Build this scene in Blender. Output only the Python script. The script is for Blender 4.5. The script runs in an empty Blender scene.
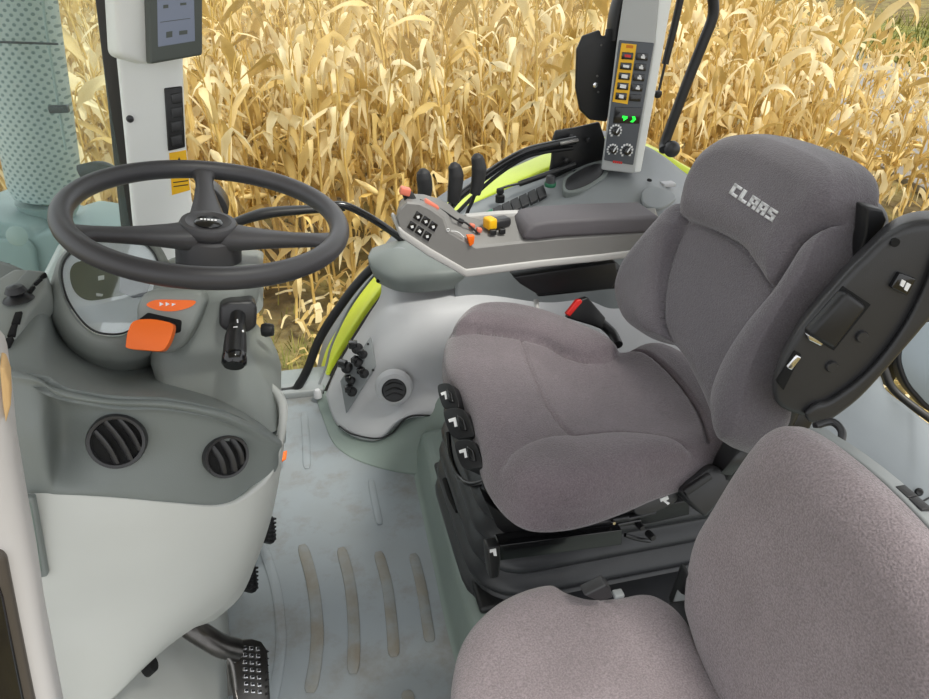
import bpy, bmesh, math, random
import numpy as np
from mathutils import Vector, Matrix

random.seed(7)
V = Vector
COL = bpy.context.scene.collection
# ------------------------------------------------------------------ camera model (metres, cab floor = z 0)
CAM = V((0, 0, 1.28)); PITCH = math.radians(30); YAW = math.radians(13.5); FPX = 700.0
F = V((math.sin(YAW)*math.cos(PITCH), math.cos(YAW)*math.cos(PITCH), -math.sin(PITCH)))
R = V((math.cos(YAW), -math.sin(YAW), 0)); U = R.cross(F)

def ray(px, py): return F + R*((px-464.5)/FPX) + U*((349.5-py)/FPX)
def W(px, py, x=None, y=None, z=None, t=None, pl=None):
    d = ray(px, py)
    if x is not None: t = (x-CAM.x)/d.x
    if y is not None: t = (y-CAM.y)/d.y
    if z is not None: t = (z-CAM.z)/d.z
    if pl is not None: t = (pl[0]-CAM).dot(pl[1])/d.dot(pl[1])
    return CAM + d*t
def PLANE(p, n): return (V(p), V(n).normalized())

# ------------------------------------------------------------------ materials
def lin(c):
    c = c/255.0
    return c/12.92 if c <= .04045 else ((c+.055)/1.055)**2.4
def rgb(r, g, b): return (lin(r), lin(g), lin(b), 1)
def mat(name, col, rough=.5, metal=0, spec=.5, bump=0, bscale=200, var=0, vscale=8, col2=None, fine=0, coat=0, sheen=0, dist=.001):
    m = bpy.data.materials.new(name); m.use_nodes = True
    nt = m.node_tree; b = nt.nodes['Principled BSDF']; L = nt.links.new
    b.inputs['Base Color'].default_value = col; b.inputs['Roughness'].default_value = rough
    b.inputs['Metallic'].default_value = metal; b.inputs['Specular IOR Level'].default_value = spec
    b.inputs['Coat Weight'].default_value = coat; b.inputs['Sheen Weight'].default_value = sheen
    tc = nt.nodes.new('ShaderNodeTexCoord')
    if var or fine:
        n1 = nt.nodes.new('ShaderNodeTexNoise'); n1.inputs['Scale'].default_value = vscale; n1.inputs['Detail'].default_value = 4
        L(tc.outputs['Object'], n1.inputs['Vector'])
        n2 = nt.nodes.new('ShaderNodeTexNoise'); n2.inputs['Scale'].default_value = bscale; n2.inputs['Detail'].default_value = 2
        L(tc.outputs['Object'], n2.inputs['Vector'])
        ra = nt.nodes.new('ShaderNodeMapRange'); ra.inputs[1].default_value = .3; ra.inputs[2].default_value = .7
        ra.inputs[3].default_value = 1-var; ra.inputs[4].default_value = 1+var; L(n1.outputs['Fac'], ra.inputs[0])
        rb = nt.nodes.new('ShaderNodeMapRange'); rb.inputs[1].default_value = .3; rb.inputs[2].default_value = .7
        rb.inputs[3].default_value = 1-fine; rb.inputs[4].default_value = 1+fine; L(n2.outputs['Fac'], rb.inputs[0])
        mu = nt.nodes.new('ShaderNodeMath'); mu.operation = 'MULTIPLY'; L(ra.outputs[0], mu.inputs[0]); L(rb.outputs[0], mu.inputs[1])
        sc = nt.nodes.new('ShaderNodeVectorMath'); sc.operation = 'SCALE'
        if col2:
            mx = nt.nodes.new('ShaderNodeMix'); mx.data_type = 'RGBA'
            mx.inputs[6].default_value = col; mx.inputs[7].default_value = col2
            rc = nt.nodes.new('ShaderNodeMapRange'); rc.inputs[1].default_value = .4; rc.inputs[2].default_value = .65
            L(n1.outputs['Fac'], rc.inputs[0]); L(rc.outputs[0], mx.inputs[0]); L(mx.outputs[2], sc.inputs[0])
        else: sc.inputs[0].default_value = col[:3]
        L(mu.outputs[0], sc.inputs['Scale']); L(sc.outputs[0], b.inputs['Base Color'])
    if bump:
        n3 = nt.nodes.new('ShaderNodeTexNoise'); n3.inputs['Scale'].default_value = bscale; n3.inputs['Detail'].default_value = 3
        L(tc.outputs['Object'], n3.inputs['Vector'])
        bp = nt.nodes.new('ShaderNodeBump'); bp.inputs['Strength'].default_value = bump; bp.inputs['Distance'].default_value = dist
        L(n3.outputs['Fac'], bp.inputs['Height']); L(bp.outputs[0], b.inputs['Normal'])
    return m
def emis(name, col, s=1.0):
    m = mat(name, col, .4); b = m.node_tree.nodes['Principled BSDF']
    b.inputs['Emission Color'].default_value = col; b.inputs['Emission Strength'].default_value = s; return m

M = {}
M['white'] = mat('pale_plastic', rgb(198, 200, 196), .45, bump=.15, bscale=900, var=.02)
M['pillar'] = mat('pillar_plastic', rgb(236, 238, 236), .45, bump=.12, bscale=900, var=.015)
M['console'] = mat('console_plastic', rgb(192, 192, 195), .5, bump=.15, bscale=900, var=.03)
M['consoletop'] = mat('console_top_plastic', rgb(136, 140, 142), .5, bump=.2, bscale=700, var=.03)
M['dash'] = mat('dash_plastic', rgb(120, 126, 124), .5, bump=.25, bscale=700, var=.03)
M['column'] = mat('column_plastic', rgb(136, 141, 137), .48, bump=.2, bscale=700, var=.03)
M['arm'] = mat('armrest_plastic', rgb(128, 126, 124), .5, bump=.2, bscale=800, var=.03)
M['armlight'] = mat('armrest_edge_plastic', rgb(186, 184, 182), .5)
M['armpad'] = mat('armrest_vinyl', rgb(92, 88, 92), .65, bump=.3, bscale=500, var=.05, fine=.05)
M['fabric'] = mat('seat_velour', rgb(134, 124, 127), .95, spec=.15, bump=.9, bscale=420, var=.10, vscale=9, fine=.24, sheen=.35, dist=.002)
M['fabric2'] = mat('driver_velour', rgb(114, 104, 109), .95, spec=.15, bump=.9, bscale=420, var=.12, vscale=8, fine=.24, sheen=.4, dist=.002)
M['fabricdark'] = mat('seat_velour_dark', rgb(104, 99, 104), .95, spec=.15, bump=.9, bscale=420, var=.08, vscale=7, fine=.2, sheen=.4, dist=.002)
M['black'] = mat('black_plastic', rgb(26, 26, 28), .42, bump=.15, bscale=700)
M['rubber'] = mat('bellows_rubber', rgb(46, 47, 50), .38, bump=.2, bscale=300, var=.15, vscale=14)
M['wheel'] = mat('wheel_rubber', rgb(60, 59, 62), .42, bump=.2, bscale=900, var=.05)
M['charcoal'] = mat('charcoal_plastic', rgb(47, 47, 49), .38, bump=.25, bscale=700, var=.05)
M['gloss'] = mat('gloss_black', rgb(22, 22, 24), .18, coat=.3)
M['void'] = mat('dark_cavity', rgb(12, 12, 13), .9)
M['chrome'] = mat('chrome', rgb(225, 225, 228), .15, metal=1)
M['metal'] = mat('worn_steel', rgb(120, 118, 116), .3, metal=.9, bump=.1, bscale=60, var=.25, vscale=25)
M['pedalsteel'] = mat('pedal_steel', rgb(92, 90, 88), .28, metal=.9, bump=.15, bscale=90, var=.25, vscale=30)
M['darkmetal'] = mat('dark_steel', rgb(60, 60, 62), .35, metal=.6, var=.2, vscale=30)
M['orange'] = mat('orange_plastic', rgb(252, 112, 16), .4)
M['red'] = mat('red_plastic', rgb(214, 40, 36), .4)
M['salmon'] = mat('salmon_plastic', rgb(226, 122, 98), .4)
M['yellow'] = mat('yellow_plastic', rgb(244, 188, 22), .45)
M['lime'] = mat('lime_paint', rgb(222, 238, 60), .35, coat=.3, var=.04)
M['ink'] = mat('white_print', rgb(235, 235, 235), .6)
M['logo'] = mat('logo_print', rgb(214, 214, 216), .7, bump=.3, bscale=900)
M['teal'] = mat('outer_plastic', rgb(136, 156, 154), .5, var=.06)
M['green'] = emis('green_led', rgb(30, 230, 60), .9)
M['screen'] = emis('screen_glow', rgb(116, 124, 142), .15)
M['screenframe'] = mat('monitor_bezel', rgb(80, 86, 82), .5)
M['dashscreen'] = mat('cluster_face', rgb(92, 98, 84), .3)
M['silversky'] = mat('cluster_silver_sky', rgb(238, 238, 244), .35)  # silver dial face; sky reflection on the lens put in as near-white
M['tan'] = mat('tan_foam', rgb(205, 170, 120), .8)
M['litgreen'] = mat('green_switch', rgb(40, 110, 80), .4)
M['mirror'] = mat('mirror_inner', rgb(128, 138, 144), .25, metal=.25)
M['wallrear'] = mat('rear_panel_plastic', rgb(138, 144, 147), .5, bump=.2, bscale=700, var=.03)
M['shell'] = mat('seat_shell_plastic', rgb(140, 144, 145), .5, bump=.2, bscale=600)
M['ledge'] = mat('floor_ledge_mat', rgb(124, 136, 130), .5, bump=.2, bscale=400, var=.05)

M['floor'] = mat('floor_mat', rgb(142, 149, 154), .45, bump=.25, bscale=600, var=.05, vscale=4.5, col2=rgb(134, 139, 141))
M['floor_'] = None
M['floorrib'] = mat('floor_rib', rgb(138, 142, 142), .5, bump=.3, bscale=300, var=.12, vscale=14, col2=rgb(128, 124, 114))
M['pillarB'] = mat('rear_pillar_plastic', rgb(178, 180, 180), .5, bump=.12, bscale=900)
M['charcoal2'] = mat('panel_grey', rgb(82, 86, 92), .5)
M['orangeprint'] = mat('orange_print', rgb(205, 120, 20), .6)
M['seal'] = mat('window_seal_rubber', rgb(46, 44, 42), .45)
M['seal2'] = mat('door_seal_rubber', rgb(20, 20, 22), .35)
M['neartrim'] = mat('near_trim_plastic', rgb(190, 188, 188), .5, var=.02)
M['screenframe2'] = mat('dark_strip', rgb(72, 66, 60), .5)
M['screen2'] = mat('cluster_screen', rgb(150, 148, 156), .3)
M['gripblack'] = mat('grip_rubber', rgb(40, 40, 42), .6, bump=.6, bscale=250)
M['fendergrey'] = mat('fender_rubber', rgb(140, 141, 144), .6, var=.05)
M['exh'] = mat('exhaust_paint', rgb(158, 176, 172), .5, var=.08)
M['soil'] = mat('field_soil', rgb(112, 98, 70), .95, spec=.1, bump=1, bscale=9, var=.25, vscale=1.5, col2=rgb(128, 118, 74), fine=.25, dist=.05)
M['paving'] = mat('pale_concrete', rgb(140, 138, 134), .9, spec=.1, var=.08, vscale=2)
M['grass'] = mat('weed_green', rgb(96, 104, 44), .8, spec=.2, var=.2, vscale=3, col2=rgb(134, 126, 62))
def leafmat(name, c1, c2, c3, trans=.35):
    m = bpy.data.materials.new(name); m.use_nodes = True; nt = m.node_tree; L = nt.links.new; b = nt.nodes['Principled BSDF']
    tc = nt.nodes.new('ShaderNodeTexCoord'); gi = nt.nodes.new('ShaderNodeNewGeometry'); oi = nt.nodes.new('ShaderNodeObjectInfo')
    n1 = nt.nodes.new('ShaderNodeTexNoise'); n1.inputs['Scale'].default_value = 5; n1.inputs['Detail'].default_value = 4; L(tc.outputs['Object'], n1.inputs['Vector'])
    ad = nt.nodes.new('ShaderNodeMath'); ad.operation = 'MULTIPLY_ADD'; L(gi.outputs['Random Per Island'], ad.inputs[0]); ad.inputs[1].default_value = .75; 
    n1m = nt.nodes.new('ShaderNodeMath'); n1m.operation = 'MULTIPLY'; n1m.inputs[1].default_value = .4; L(n1.outputs['Fac'], n1m.inputs[0]); L(n1m.outputs[0], ad.inputs[2])
    cr = nt.nodes.new('ShaderNodeValToRGB'); e = cr.color_ramp.elements; e[0].position = .12; e[0].color = c1; e[1].position = .95; e[1].color = c3
    k = e.new(.5); k.color = c2; L(ad.outputs[0], cr.inputs[0]); L(cr.outputs[0], b.inputs['Base Color']); b.inputs['Roughness'].default_value = .6
    b.inputs['Specular IOR Level'].default_value = .3
    t = nt.nodes.new('ShaderNodeBsdfTranslucent'); L(cr.outputs[0], t.inputs[0]); mx = nt.nodes.new('ShaderNodeMixShader'); mx.inputs[0].default_value = trans
    o = nt.nodes['Material Output']; L(b.outputs[0], mx.inputs[1]); L(t.outputs[0], mx.inputs[2]); L(mx.outputs[0], o.inputs[0]); return m
M['cornleaf'] = leafmat('dry_maize_leaf', rgb(160, 130, 70), rgb(224, 196, 126), rgb(252, 240, 200))
M['husk'] = leafmat('maize_husk', rgb(214, 178, 96), rgb(236, 206, 132), rgb(246, 228, 176), .15)
M['stalk'] = leafmat('maize_stalk', rgb(170, 140, 60), rgb(206, 172, 92), rgb(224, 196, 130), .05)
def perfmat():
    m = mat('perforated_shield', rgb(176, 192, 186), .5); nt = m.node_tree; L = nt.links.new; b = nt.nodes['Principled BSDF']
    tc = nt.nodes.new('ShaderNodeTexCoord'); sx = nt.nodes.new('ShaderNodeSeparateXYZ'); L(tc.outputs['Object'], sx.inputs[0])
    vo = nt.nodes.new('ShaderNodeTexVoronoi'); vo.inputs['Scale'].default_value = 62; vo.inputs['Randomness'].default_value = 0
    at = nt.nodes.new('ShaderNodeMath'); at.operation = 'MULTIPLY_ADD'; L(sx.outputs[0], at.inputs[0]); at.inputs[1].default_value = 1.2; L(sx.outputs[1], at.inputs[2])
    cb = nt.nodes.new('ShaderNodeCombineXYZ'); 
    rt = nt.nodes.new('ShaderNodeMapping'); rt.inputs['Rotation'].default_value = (0, .785, 0); L(tc.outputs['Object'], cb.inputs[0]) if False else None
    L(sx.outputs[0], cb.inputs[0]); L(sx.outputs[2], cb.inputs[2]); L(cb.outputs[0], rt.inputs[0]); L(rt.outputs[0], vo.inputs['Vector'])
    lt = nt.nodes.new('ShaderNodeMath'); lt.operation = 'LESS_THAN'; lt.inputs[1].default_value = .27; L(vo.outputs['Distance'], lt.inputs[0])
    mx = nt.nodes.new('ShaderNodeMix'); mx.data_type = 'RGBA'; mx.inputs[6].default_value = rgb(184, 196, 192); mx.inputs[7].default_value = rgb(122, 140, 138)
    L(lt.outputs[0], mx.inputs[0]); L(mx.outputs[2], b.inputs['Base Color']); return m
M['perf'] = perfmat()
def dirty(m, dirt, scale=6, lo=.56, hi=.72, amt=.55):
    nt = m.node_tree; L = nt.links.new; b = nt.nodes['Principled BSDF']; src = b.inputs['Base Color'].links[0].from_socket
    tc = nt.nodes.new('ShaderNodeTexCoord'); n1 = nt.nodes.new('ShaderNodeTexNoise'); n1.inputs['Scale'].default_value = scale; n1.inputs['Detail'].default_value = 7
    n1.inputs['Roughness'].default_value = .68; L(tc.outputs['Object'], n1.inputs['Vector'])
    r = nt.nodes.new('ShaderNodeMapRange'); r.inputs[1].default_value = lo; r.inputs[2].default_value = hi; r.inputs[4].default_value = amt; L(n1.outputs['Fac'], r.inputs[0])
    mx = nt.nodes.new('ShaderNodeMix'); mx.data_type = 'RGBA'; mx.inputs[7].default_value = dirt; L(src, mx.inputs[6]); L(r.outputs[0], mx.inputs[0]); L(mx.outputs[2], b.inputs['Base Color'])
dirty(M['floor'], rgb(112, 102, 88), 7, .50, .66, .5); dirty(M['floorrib'], rgb(116, 104, 88), 12, .42, .66, .55)
# ------------------------------------------------------------------ mesh helpers
def mk(name, verts, faces, m, parent=None, smooth=40, mats=None, fm=None):
    me = bpy.data.meshes.new(name)
    off = V((0, 0, 0))
    vs = [V(v) for v in verts]
    if parent is not None:
        p = parent
        while p.parent: p = p.parent
        off = p.location.copy()
    else:
        xs = [v.x for v in vs]; ys = [v.y for v in vs]; zs = [v.z for v in vs]
        off = V(((min(xs)+max(xs))/2, (min(ys)+max(ys))/2, min(zs)))
    me.from_pydata([tuple(v-off) for v in vs], [], faces)
    for mm in (mats or [m]): me.materials.append(mm)
    if fm:
        for p_, i in zip(me.polygons, fm): p_.material_index = i
    bm = bmesh.new(); bm.from_mesh(me); bmesh.ops.recalc_face_normals(bm, faces=bm.faces); bm.to_mesh(me); bm.free()
    if smooth:
        me.polygons.foreach_set('use_smooth', [True]*len(me.polygons))
        if smooth < 180: me.set_sharp_from_angle(angle=math.radians(smooth))
    me.update()
    o = bpy.data.objects.new(name, me); COL.objects.link(o)
    if parent is not None: o.parent = parent
    else: o.location = off
    return o
def tag(o, label=None, cat=None, group=None, kind=None):
    if label: o['label'] = label
    if cat: o['category'] = cat
    if group: o['group'] = group
    if kind: o['kind'] = kind
    return o
def thing(name, label, cat, loc, group=None, kind=None):
    o = bpy.data.objects.new(name, None); COL.objects.link(o); o.location = loc
    o.empty_display_size = .05
    return tag(o, label, cat, group, kind)
def struct(name, loc=(0, 0, 0)):
    o = bpy.data.objects.new(name, None); COL.objects.link(o); o.location = loc; o['kind'] = 'structure'; return o

def catmull(pts, n=8, closed=False):
    P = [V(p) for p in pts]; out = []; N = len(P)
    rng = range(N) if closed else range(N-1)
    for i in rng:
        if closed: p0, p1, p2, p3 = P[i-1], P[i], P[(i+1) % N], P[(i+2) % N]
        else: p0, p1, p2, p3 = P[max(i-1, 0)], P[i], P[i+1], P[min(i+2, N-1)]
        for k in range(n):
            t = k/n
            out.append(.5*((2*p1)+(p2-p0)*t+(2*p0-5*p1+4*p2-p3)*t*t+(3*p1-p0-3*p2+p3)*t**3))
    if not closed: out.append(P[-1].copy())
    return out
def bm_out(bm):
    vs = [v.co.copy() for v in bm.verts]; bm.verts.index_update()
    fs = [[v.index for v in f.verts] for f in bm.faces]; bm.free(); return vs, fs
def prism_geo(pts, ext, bevel=.003, seg=3):
    bm = bmesh.new(); ext = V(ext)
    a = [bm.verts.new(p) for p in pts]; b = [bm.verts.new(V(p)+ext) for p in pts]
    n = len(pts)
    bm.faces.new(a); bm.faces.new(b[::-1])
    for i in range(n): bm.faces.new((a[i], b[i], b[(i+1) % n], a[(i+1) % n]))
    bmesh.ops.recalc_face_normals(bm, faces=bm.faces)
    if bevel:
        es = [e for e in bm.edges if len(e.link_faces) == 2 and e.calc_face_angle(0) > .35]
        bmesh.ops.bevel(bm, geom=es, offset=bevel, segments=seg, profile=.5, affect='EDGES', clamp_overlap=True)
    return bm_out(bm)
def prism(name, pts, ext, m, parent=None, bevel=.003, seg=3, smooth=50):
    vs, fs = prism_geo(pts, ext, bevel, seg)
    return mk(name, vs, fs, m, parent, smooth)
def pprism(name, px, pl, depth, m, parent=None, bevel=.003, round_=False, seg=3, lift=0):
    """pixel outline on a plane; body goes `depth` away from the camera side along -normal"""
    n = pl[1]
    if n.dot(CAM-pl[0]) < 0: n = -n
    pts = [W(a, b, pl=pl)+n*lift for a, b in px]
    if round_: pts = catmull(pts, 6, True)
    return prism(name, pts, -n*depth, m, parent, bevel, seg)
def box_geo(c, s, rot=None, bevel=.004, seg=3):
    bm = bmesh.new(); bmesh.ops.create_cube(bm, size=1)
    for v in bm.verts: v.co = V((v.co.x*s[0], v.co.y*s[1], v.co.z*s[2]))
    if bevel: bmesh.ops.bevel(bm, geom=bm.edges[:], offset=bevel, segments=seg, profile=.5, affect='EDGES', clamp_overlap=True)
    if rot is not None:
        for v in bm.verts: v.co = rot @ v.co
    for v in bm.verts: v.co += V(c)
    return bm_out(bm)
def box(name, c, s, m, parent=None, rot=None, bevel=.004):
    vs, fs = box_geo(c, s, rot, bevel); return mk(name, vs, fs, m, parent, 50)
def rotv(ax, ang): return Matrix.Rotation(ang, 3, ax)
def frame_of(n, up=V((0, 0, 1))):
    n = V(n).normalized(); x = up.cross(n)
    if x.length < 1e-4: x = V((1, 0, 0))
    x.normalize(); y = n.cross(x); return Matrix((x, y, n)).transposed()
def tube_geo(pts, r, seg=12, rs=None, closed=False, n=8, flat=1.0, flatdir=None, raw=False):
    P = [V(p) for p in pts] if raw else catmull(pts, n, closed)
    N = len(P); rings = []
    up = V((0, 0, 1)) if flatdir is None else V(flatdir)
    prev = None
    for i, p in enumerate(P):
        if closed: d = P[(i+1) % N]-P[i-1]
        else: d = P[min(i+1, N-1)]-P[max(i-1, 0)]
        d.normalize()
        a = up - d*up.dot(d) if prev is None or flatdir is not None else prev - d*prev.dot(d)
        if a.length < 1e-5: a = V((1, 0, 0)) - d*d.x
        a.normalize(); prev = a; b = d.cross(a)
        if rs:
            u = i/(N-1)*(len(rs)-1); k = min(int(u), len(rs)-2); rr = rs[k]+(rs[k+1]-rs[k])*(u-k)
        else: rr = r
        rings.append([p + a*(math.cos(q)*rr*flat)+b*(math.sin(q)*rr) for q in [2*math.pi*j/seg for j in range(seg)]])
    vs = [v for rg in rings for v in rg]; fs = []
    for i in range(N if closed else N-1):
        for j in range(seg):
            a0 = i*seg+j; a1 = i*seg+(j+1) % seg; b0 = ((i+1) % N)*seg+j; b1 = ((i+1) % N)*seg+(j+1) % seg
            fs.append((a0, a1, b1, b0))
    if not closed: fs.append(tuple(range(seg))); fs.append(tuple((N-1)*seg+j for j in range(seg)))
    return vs, fs
def tube(name, pts, r, m, parent=None, **k):
    vs, fs = tube_geo(pts, r, **k); return mk(name, vs, fs, m, parent, 60)
def lathe_geo(prof, c, ax, seg=32, cap=True):
    """prof: list of (radius, height along axis)"""
    fr = frame_of(ax); c = V(c); vs = []; fs = []
    for r_, h in prof:
        for j in range(seg):
            q = 2*math.pi*j/seg; vs.append(c+fr@V((math.cos(q)*r_, math.sin(q)*r_, h)))
    for i in range(len(prof)-1):
        for j in range(seg):
            fs.append((i*seg+j, i*seg+(j+1) % seg, (i+1)*seg+(j+1) % seg, (i+1)*seg+j))
    if cap and prof[0][0] > 1e-6: fs.append(tuple(range(seg)))
    if cap and prof[-1][0] > 1e-6: fs.append(tuple((len(prof)-1)*seg+j for j in range(seg)))
    return vs, fs
def lathe(name, prof, c, ax, m, parent=None, seg=32, smooth=45, cap=True):
    vs, fs = lathe_geo(prof, c, ax, seg, cap); return mk(name, vs, fs, m, parent, smooth)
def join(*geos):
    vs = []; fs = []
    for v, f in geos:
        o = len(vs); vs += list(v); fs += [tuple(i+o for i in q) for q in f]
    return vs, fs
def loft(name, rings, m, parent=None, cap=True, smooth=50, closed=True):
    n = len(rings[0]); vs = [v for r_ in rings for v in r_]; fs = []
    for i in range(len(rings)-1):
        for j in range(n if closed else n-1):
            fs.append((i*n+j, i*n+(j+1) % n, (i+1)*n+(j+1) % n, (i+1)*n+j))
    if cap: fs.append(tuple(range(n))); fs.append(tuple((len(rings)-1)*n+j for j in range(n)))
    return mk(name, vs, fs, m, parent, smooth)
def patch(name, grid, m, parent=None, thick=.012, n=6, smooth=70, back=None):
    """grid of 3D control points -> spline surface, thickened away from the camera"""
    rows = [catmull(r_, n) for r_ in grid]
    cols = list(zip(*rows)); cols = [catmull(c, n) for c in cols]
    G = list(zip(*cols)); nr = len(G); nc = len(G[0])
    vs = [p for r_ in G for p in r_]
    fs = [(i*nc+j, i*nc+j+1, (i+1)*nc+j+1, (i+1)*nc+j) for i in range(nr-1) for j in range(nc-1)]
    o = mk(name, vs, fs, m, parent, smooth)
    ce = sum(vs, V((0, 0, 0)))/len(vs); nn = V((0, 0, 0))
    for p in o.data.polygons: nn += p.normal*p.area
    if nn.dot(CAM-ce) < 0: o.data.flip_normals()
    s = o.modifiers.new('thickness', 'SOLIDIFY'); s.thickness = thick; s.offset = -1
    return o
def rrect(c, ux, uy, w, h, r, n=5):
    """rounded rectangle ring"""
    out = []
    for sx, sy, a0 in ((1, 1, 0), (-1, 1, 90), (-1, -1, 180), (1, -1, 270)):
        for k in range(n+1):
            a = math.radians(a0+90*k/n)
            out.append(V(c)+V(ux)*(sx*(w/2-r)+r*math.cos(a))+V(uy)*(sy*(h/2-r)+r*math.sin(a)))
    return out

# -------- upholstery: outline on a plane, domed and creased
def seg_dist(P, poly, closed):
    A = poly; B = np.roll(poly, -1, 0) if closed else poly[1:]
    if not closed: A = poly[:-1]
    D = np.full(len(P), 1e9)
    for a, b in zip(A, B):
        ab = b-a; t = np.clip(((P-a)@ab)/max(ab@ab, 1e-12), 0, 1)
        D = np.minimum(D, np.hypot(*(P-a-t[:, None]*ab).T))
    return D
def inside(P, poly):
    r_ = np.zeros(len(P), bool); B = np.roll(poly, -1, 0)
    for a, b in zip(poly, B):
        c = (a[1] > P[:, 1]) != (b[1] > P[:, 1])
        xx = (b[0]-a[0])*(P[:, 1]-a[1])/((b[1]-a[1]) if abs(b[1]-a[1]) > 1e-12 else 1e-12)+a[0]
        r_ ^= c & (P[:, 0] < xx)
    return r_
class Pad:
    def __init__(s, outline, pl, T, edge, under, feats, side=.012, sink=0):
        s.o, s.n = pl
        if s.n.dot(CAM-s.o) < 0: s.n = -s.n
        fr = frame_of(s.n); s.u = fr.col[0]; s.v = fr.col[1]; s.pl = pl; s.sink = sink
        s.T, s.edge, s.under, s.side = T, edge, under, side
        pts = catmull([W(a, b, pl=pl) for a, b in outline], 14, True)
        q = np.array([s.loc(p) for p in pts])
        L_ = np.hypot(*(np.roll(q, -1, 0)-q).T); cum = np.concatenate([[0], np.cumsum(L_)])
        N = 300; tt = np.linspace(0, cum[-1], N, endpoint=False)
        qq = np.vstack([q, q[:1]]); s.poly = np.stack([np.interp(tt, cum, qq[:, 0]), np.interp(tt, cum, qq[:, 1])], 1)
        s.feats = []
        for f_ in feats:
            pp = catmull([W(a, b, pl=pl) for a, b in f_[1]], 8, f_[0] == 'area')
            s.feats.append((f_[0], np.array([s.loc(p) for p in pp]))+tuple(f_[2:]))
    def loc(s, p): d = V(p)-s.o; return (d.dot(s.u), d.dot(s.v))
    def H(s, P):
        d = seg_dist(P, s.poly, True)*np.where(inside(P, s.poly), 1, 0)
        h = s.T*np.sqrt(np.clip(1-(1-np.clip(d/s.edge, 0, 1))**2, 0, 1))
        fade = np.clip(d/.012, 0, 1)
        for f_ in s.feats:
            if f_[0] == 'seam':
                w, dep = f_[2], f_[3]; h = h-dep*fade*np.exp(-(seg_dist(P, f_[1], False)/w)**2)
            else:
                hh, soft = f_[2], f_[3]; sd = seg_dist(P, f_[1], True)*np.where(inside(P, f_[1]), 1, -1)
                k = np.clip(sd/soft*.5+.5, 0, 1); k = k*k*(3-2*k)
                if hh > 0: # pillow-like rise
                    k = np.sqrt(np.clip(1-(1-np.clip(sd/soft, 0, 1))**2, 0, 1))
                h = h+hh*k*fade
        return h
    def pt(s, P, h): return s.o+s.u*float(P[0])+s.v*float(P[1])+s.n*float(h-s.sink)
    def surf(s, px, py, lift=0):
        q = np.array([s.loc(W(px, py, pl=s.pl))]); return s.pt(q[0], s.H(q)[0]+lift)
    def build(s, name, m, parent, NR=80, centre=None):
        c = s.poly.mean(0) if centre is None else np.array(s.loc(W(*centre, pl=s.pl)))
        rs = [math.sin(math.pi/2*(1-k/NR))**.8 for k in range(NR)]
        allP = np.concatenate([c+(s.poly-c)*r_ for r_ in rs]); h = s.H(allP)
        N = len(s.poly); vs = [s.pt(p, q) for p, q in zip(allP, h)]
        ci = len(vs); vs.append(s.pt(c, s.H(c[None])[0]))
        fs = [(i*N+j, i*N+(j+1) % N, (i+1)*N+(j+1) % N, (i+1)*N+j) for i in range(NR-1) for j in range(N)]
        fs += [((NR-1)*N+j, (NR-1)*N+(j+1) % N, ci) for j in range(N)]
        # side wall below the girth
        e = s.poly-c; e = e/np.hypot(*e.T)[:, None]; prev = 0; base = len(vs)
        K = 8
        for k in range(1, K+1):
            a = k/K; off = s.side*math.sin(a*math.pi) - .03*max(0, a-.6)/.4*(a > .6)
            for P in s.poly+e*off: vs.append(s.pt(P, -s.under*a))
            for j in range(N):
                A = j if k == 1 else base+(k-2)*N+j; A2 = (j+1) % N if k == 1 else base+(k-2)*N+(j+1) % N
                fs.append((A, base+(k-1)*N+j, base+(k-1)*N+(j+1) % N, A2))
        fs.append(tuple(base+(K-1)*N+j for j in range(N)))
        return mk(name, vs, fs, m, parent, 180)

def spread(base, px, pl): return [W(a, b, pl=pl) for a, b in px]
GLYPH = {'C': [(0, 0, 1.6, 7), (0, 0, 4, 1.8), (0, 5.2, 4, 7)], 'L': [(0, 0, 1.7, 7), (0, 0, 4, 1.8)],
         'A': [(0, 0, 1.5, 7), (2.6, 0, 4.1, 7), (0, 5.4, 4.1, 7), (0, 2.2, 4.1, 3.5)],
         'S': [(0, 0, 4, 1.6), (0, 2.8, 4, 4.3), (0, 5.4, 4, 7), (0, 2.8, 1.5, 7), (2.5, 0, 4, 4.3)]}

# =========================================================================== SCENE SETTINGS, LIGHT
sc = bpy.context.scene
cam = bpy.data.cameras.new('camera'); co = bpy.data.objects.new('camera', cam); COL.objects.link(co)
co.matrix_world = Matrix.Translation(CAM) @ Matrix((R, U, -F)).transposed().to_4x4()
cam.sensor_width = 36; cam.lens = 36*FPX/929; cam.clip_start = .02; cam.clip_end = 200
sc.camera = co
sc.view_settings.view_transform = 'Standard'; sc.view_settings.look = 'None'; sc.view_settings.gamma = 1
sc.view_settings.exposure = 0.45
w = bpy.data.worlds.new('sky'); sc.world = w; w.use_nodes = True
bg = w.node_tree.nodes['Background']; bg.inputs[0].default_value = (.965, .985, 1, 1); bg.inputs[1].default_value = 1.0
sl = bpy.data.lights.new('sun', 'SUN'); sl.energy = 2.3; sl.angle = math.radians(12); sl.color = (1, .96, .88)
so = bpy.data.objects.new('sun', sl); COL.objects.link(so)
so.rotation_euler = V((-.35, .45, -1)).to_track_quat('-Z', 'Y').to_euler()

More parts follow.
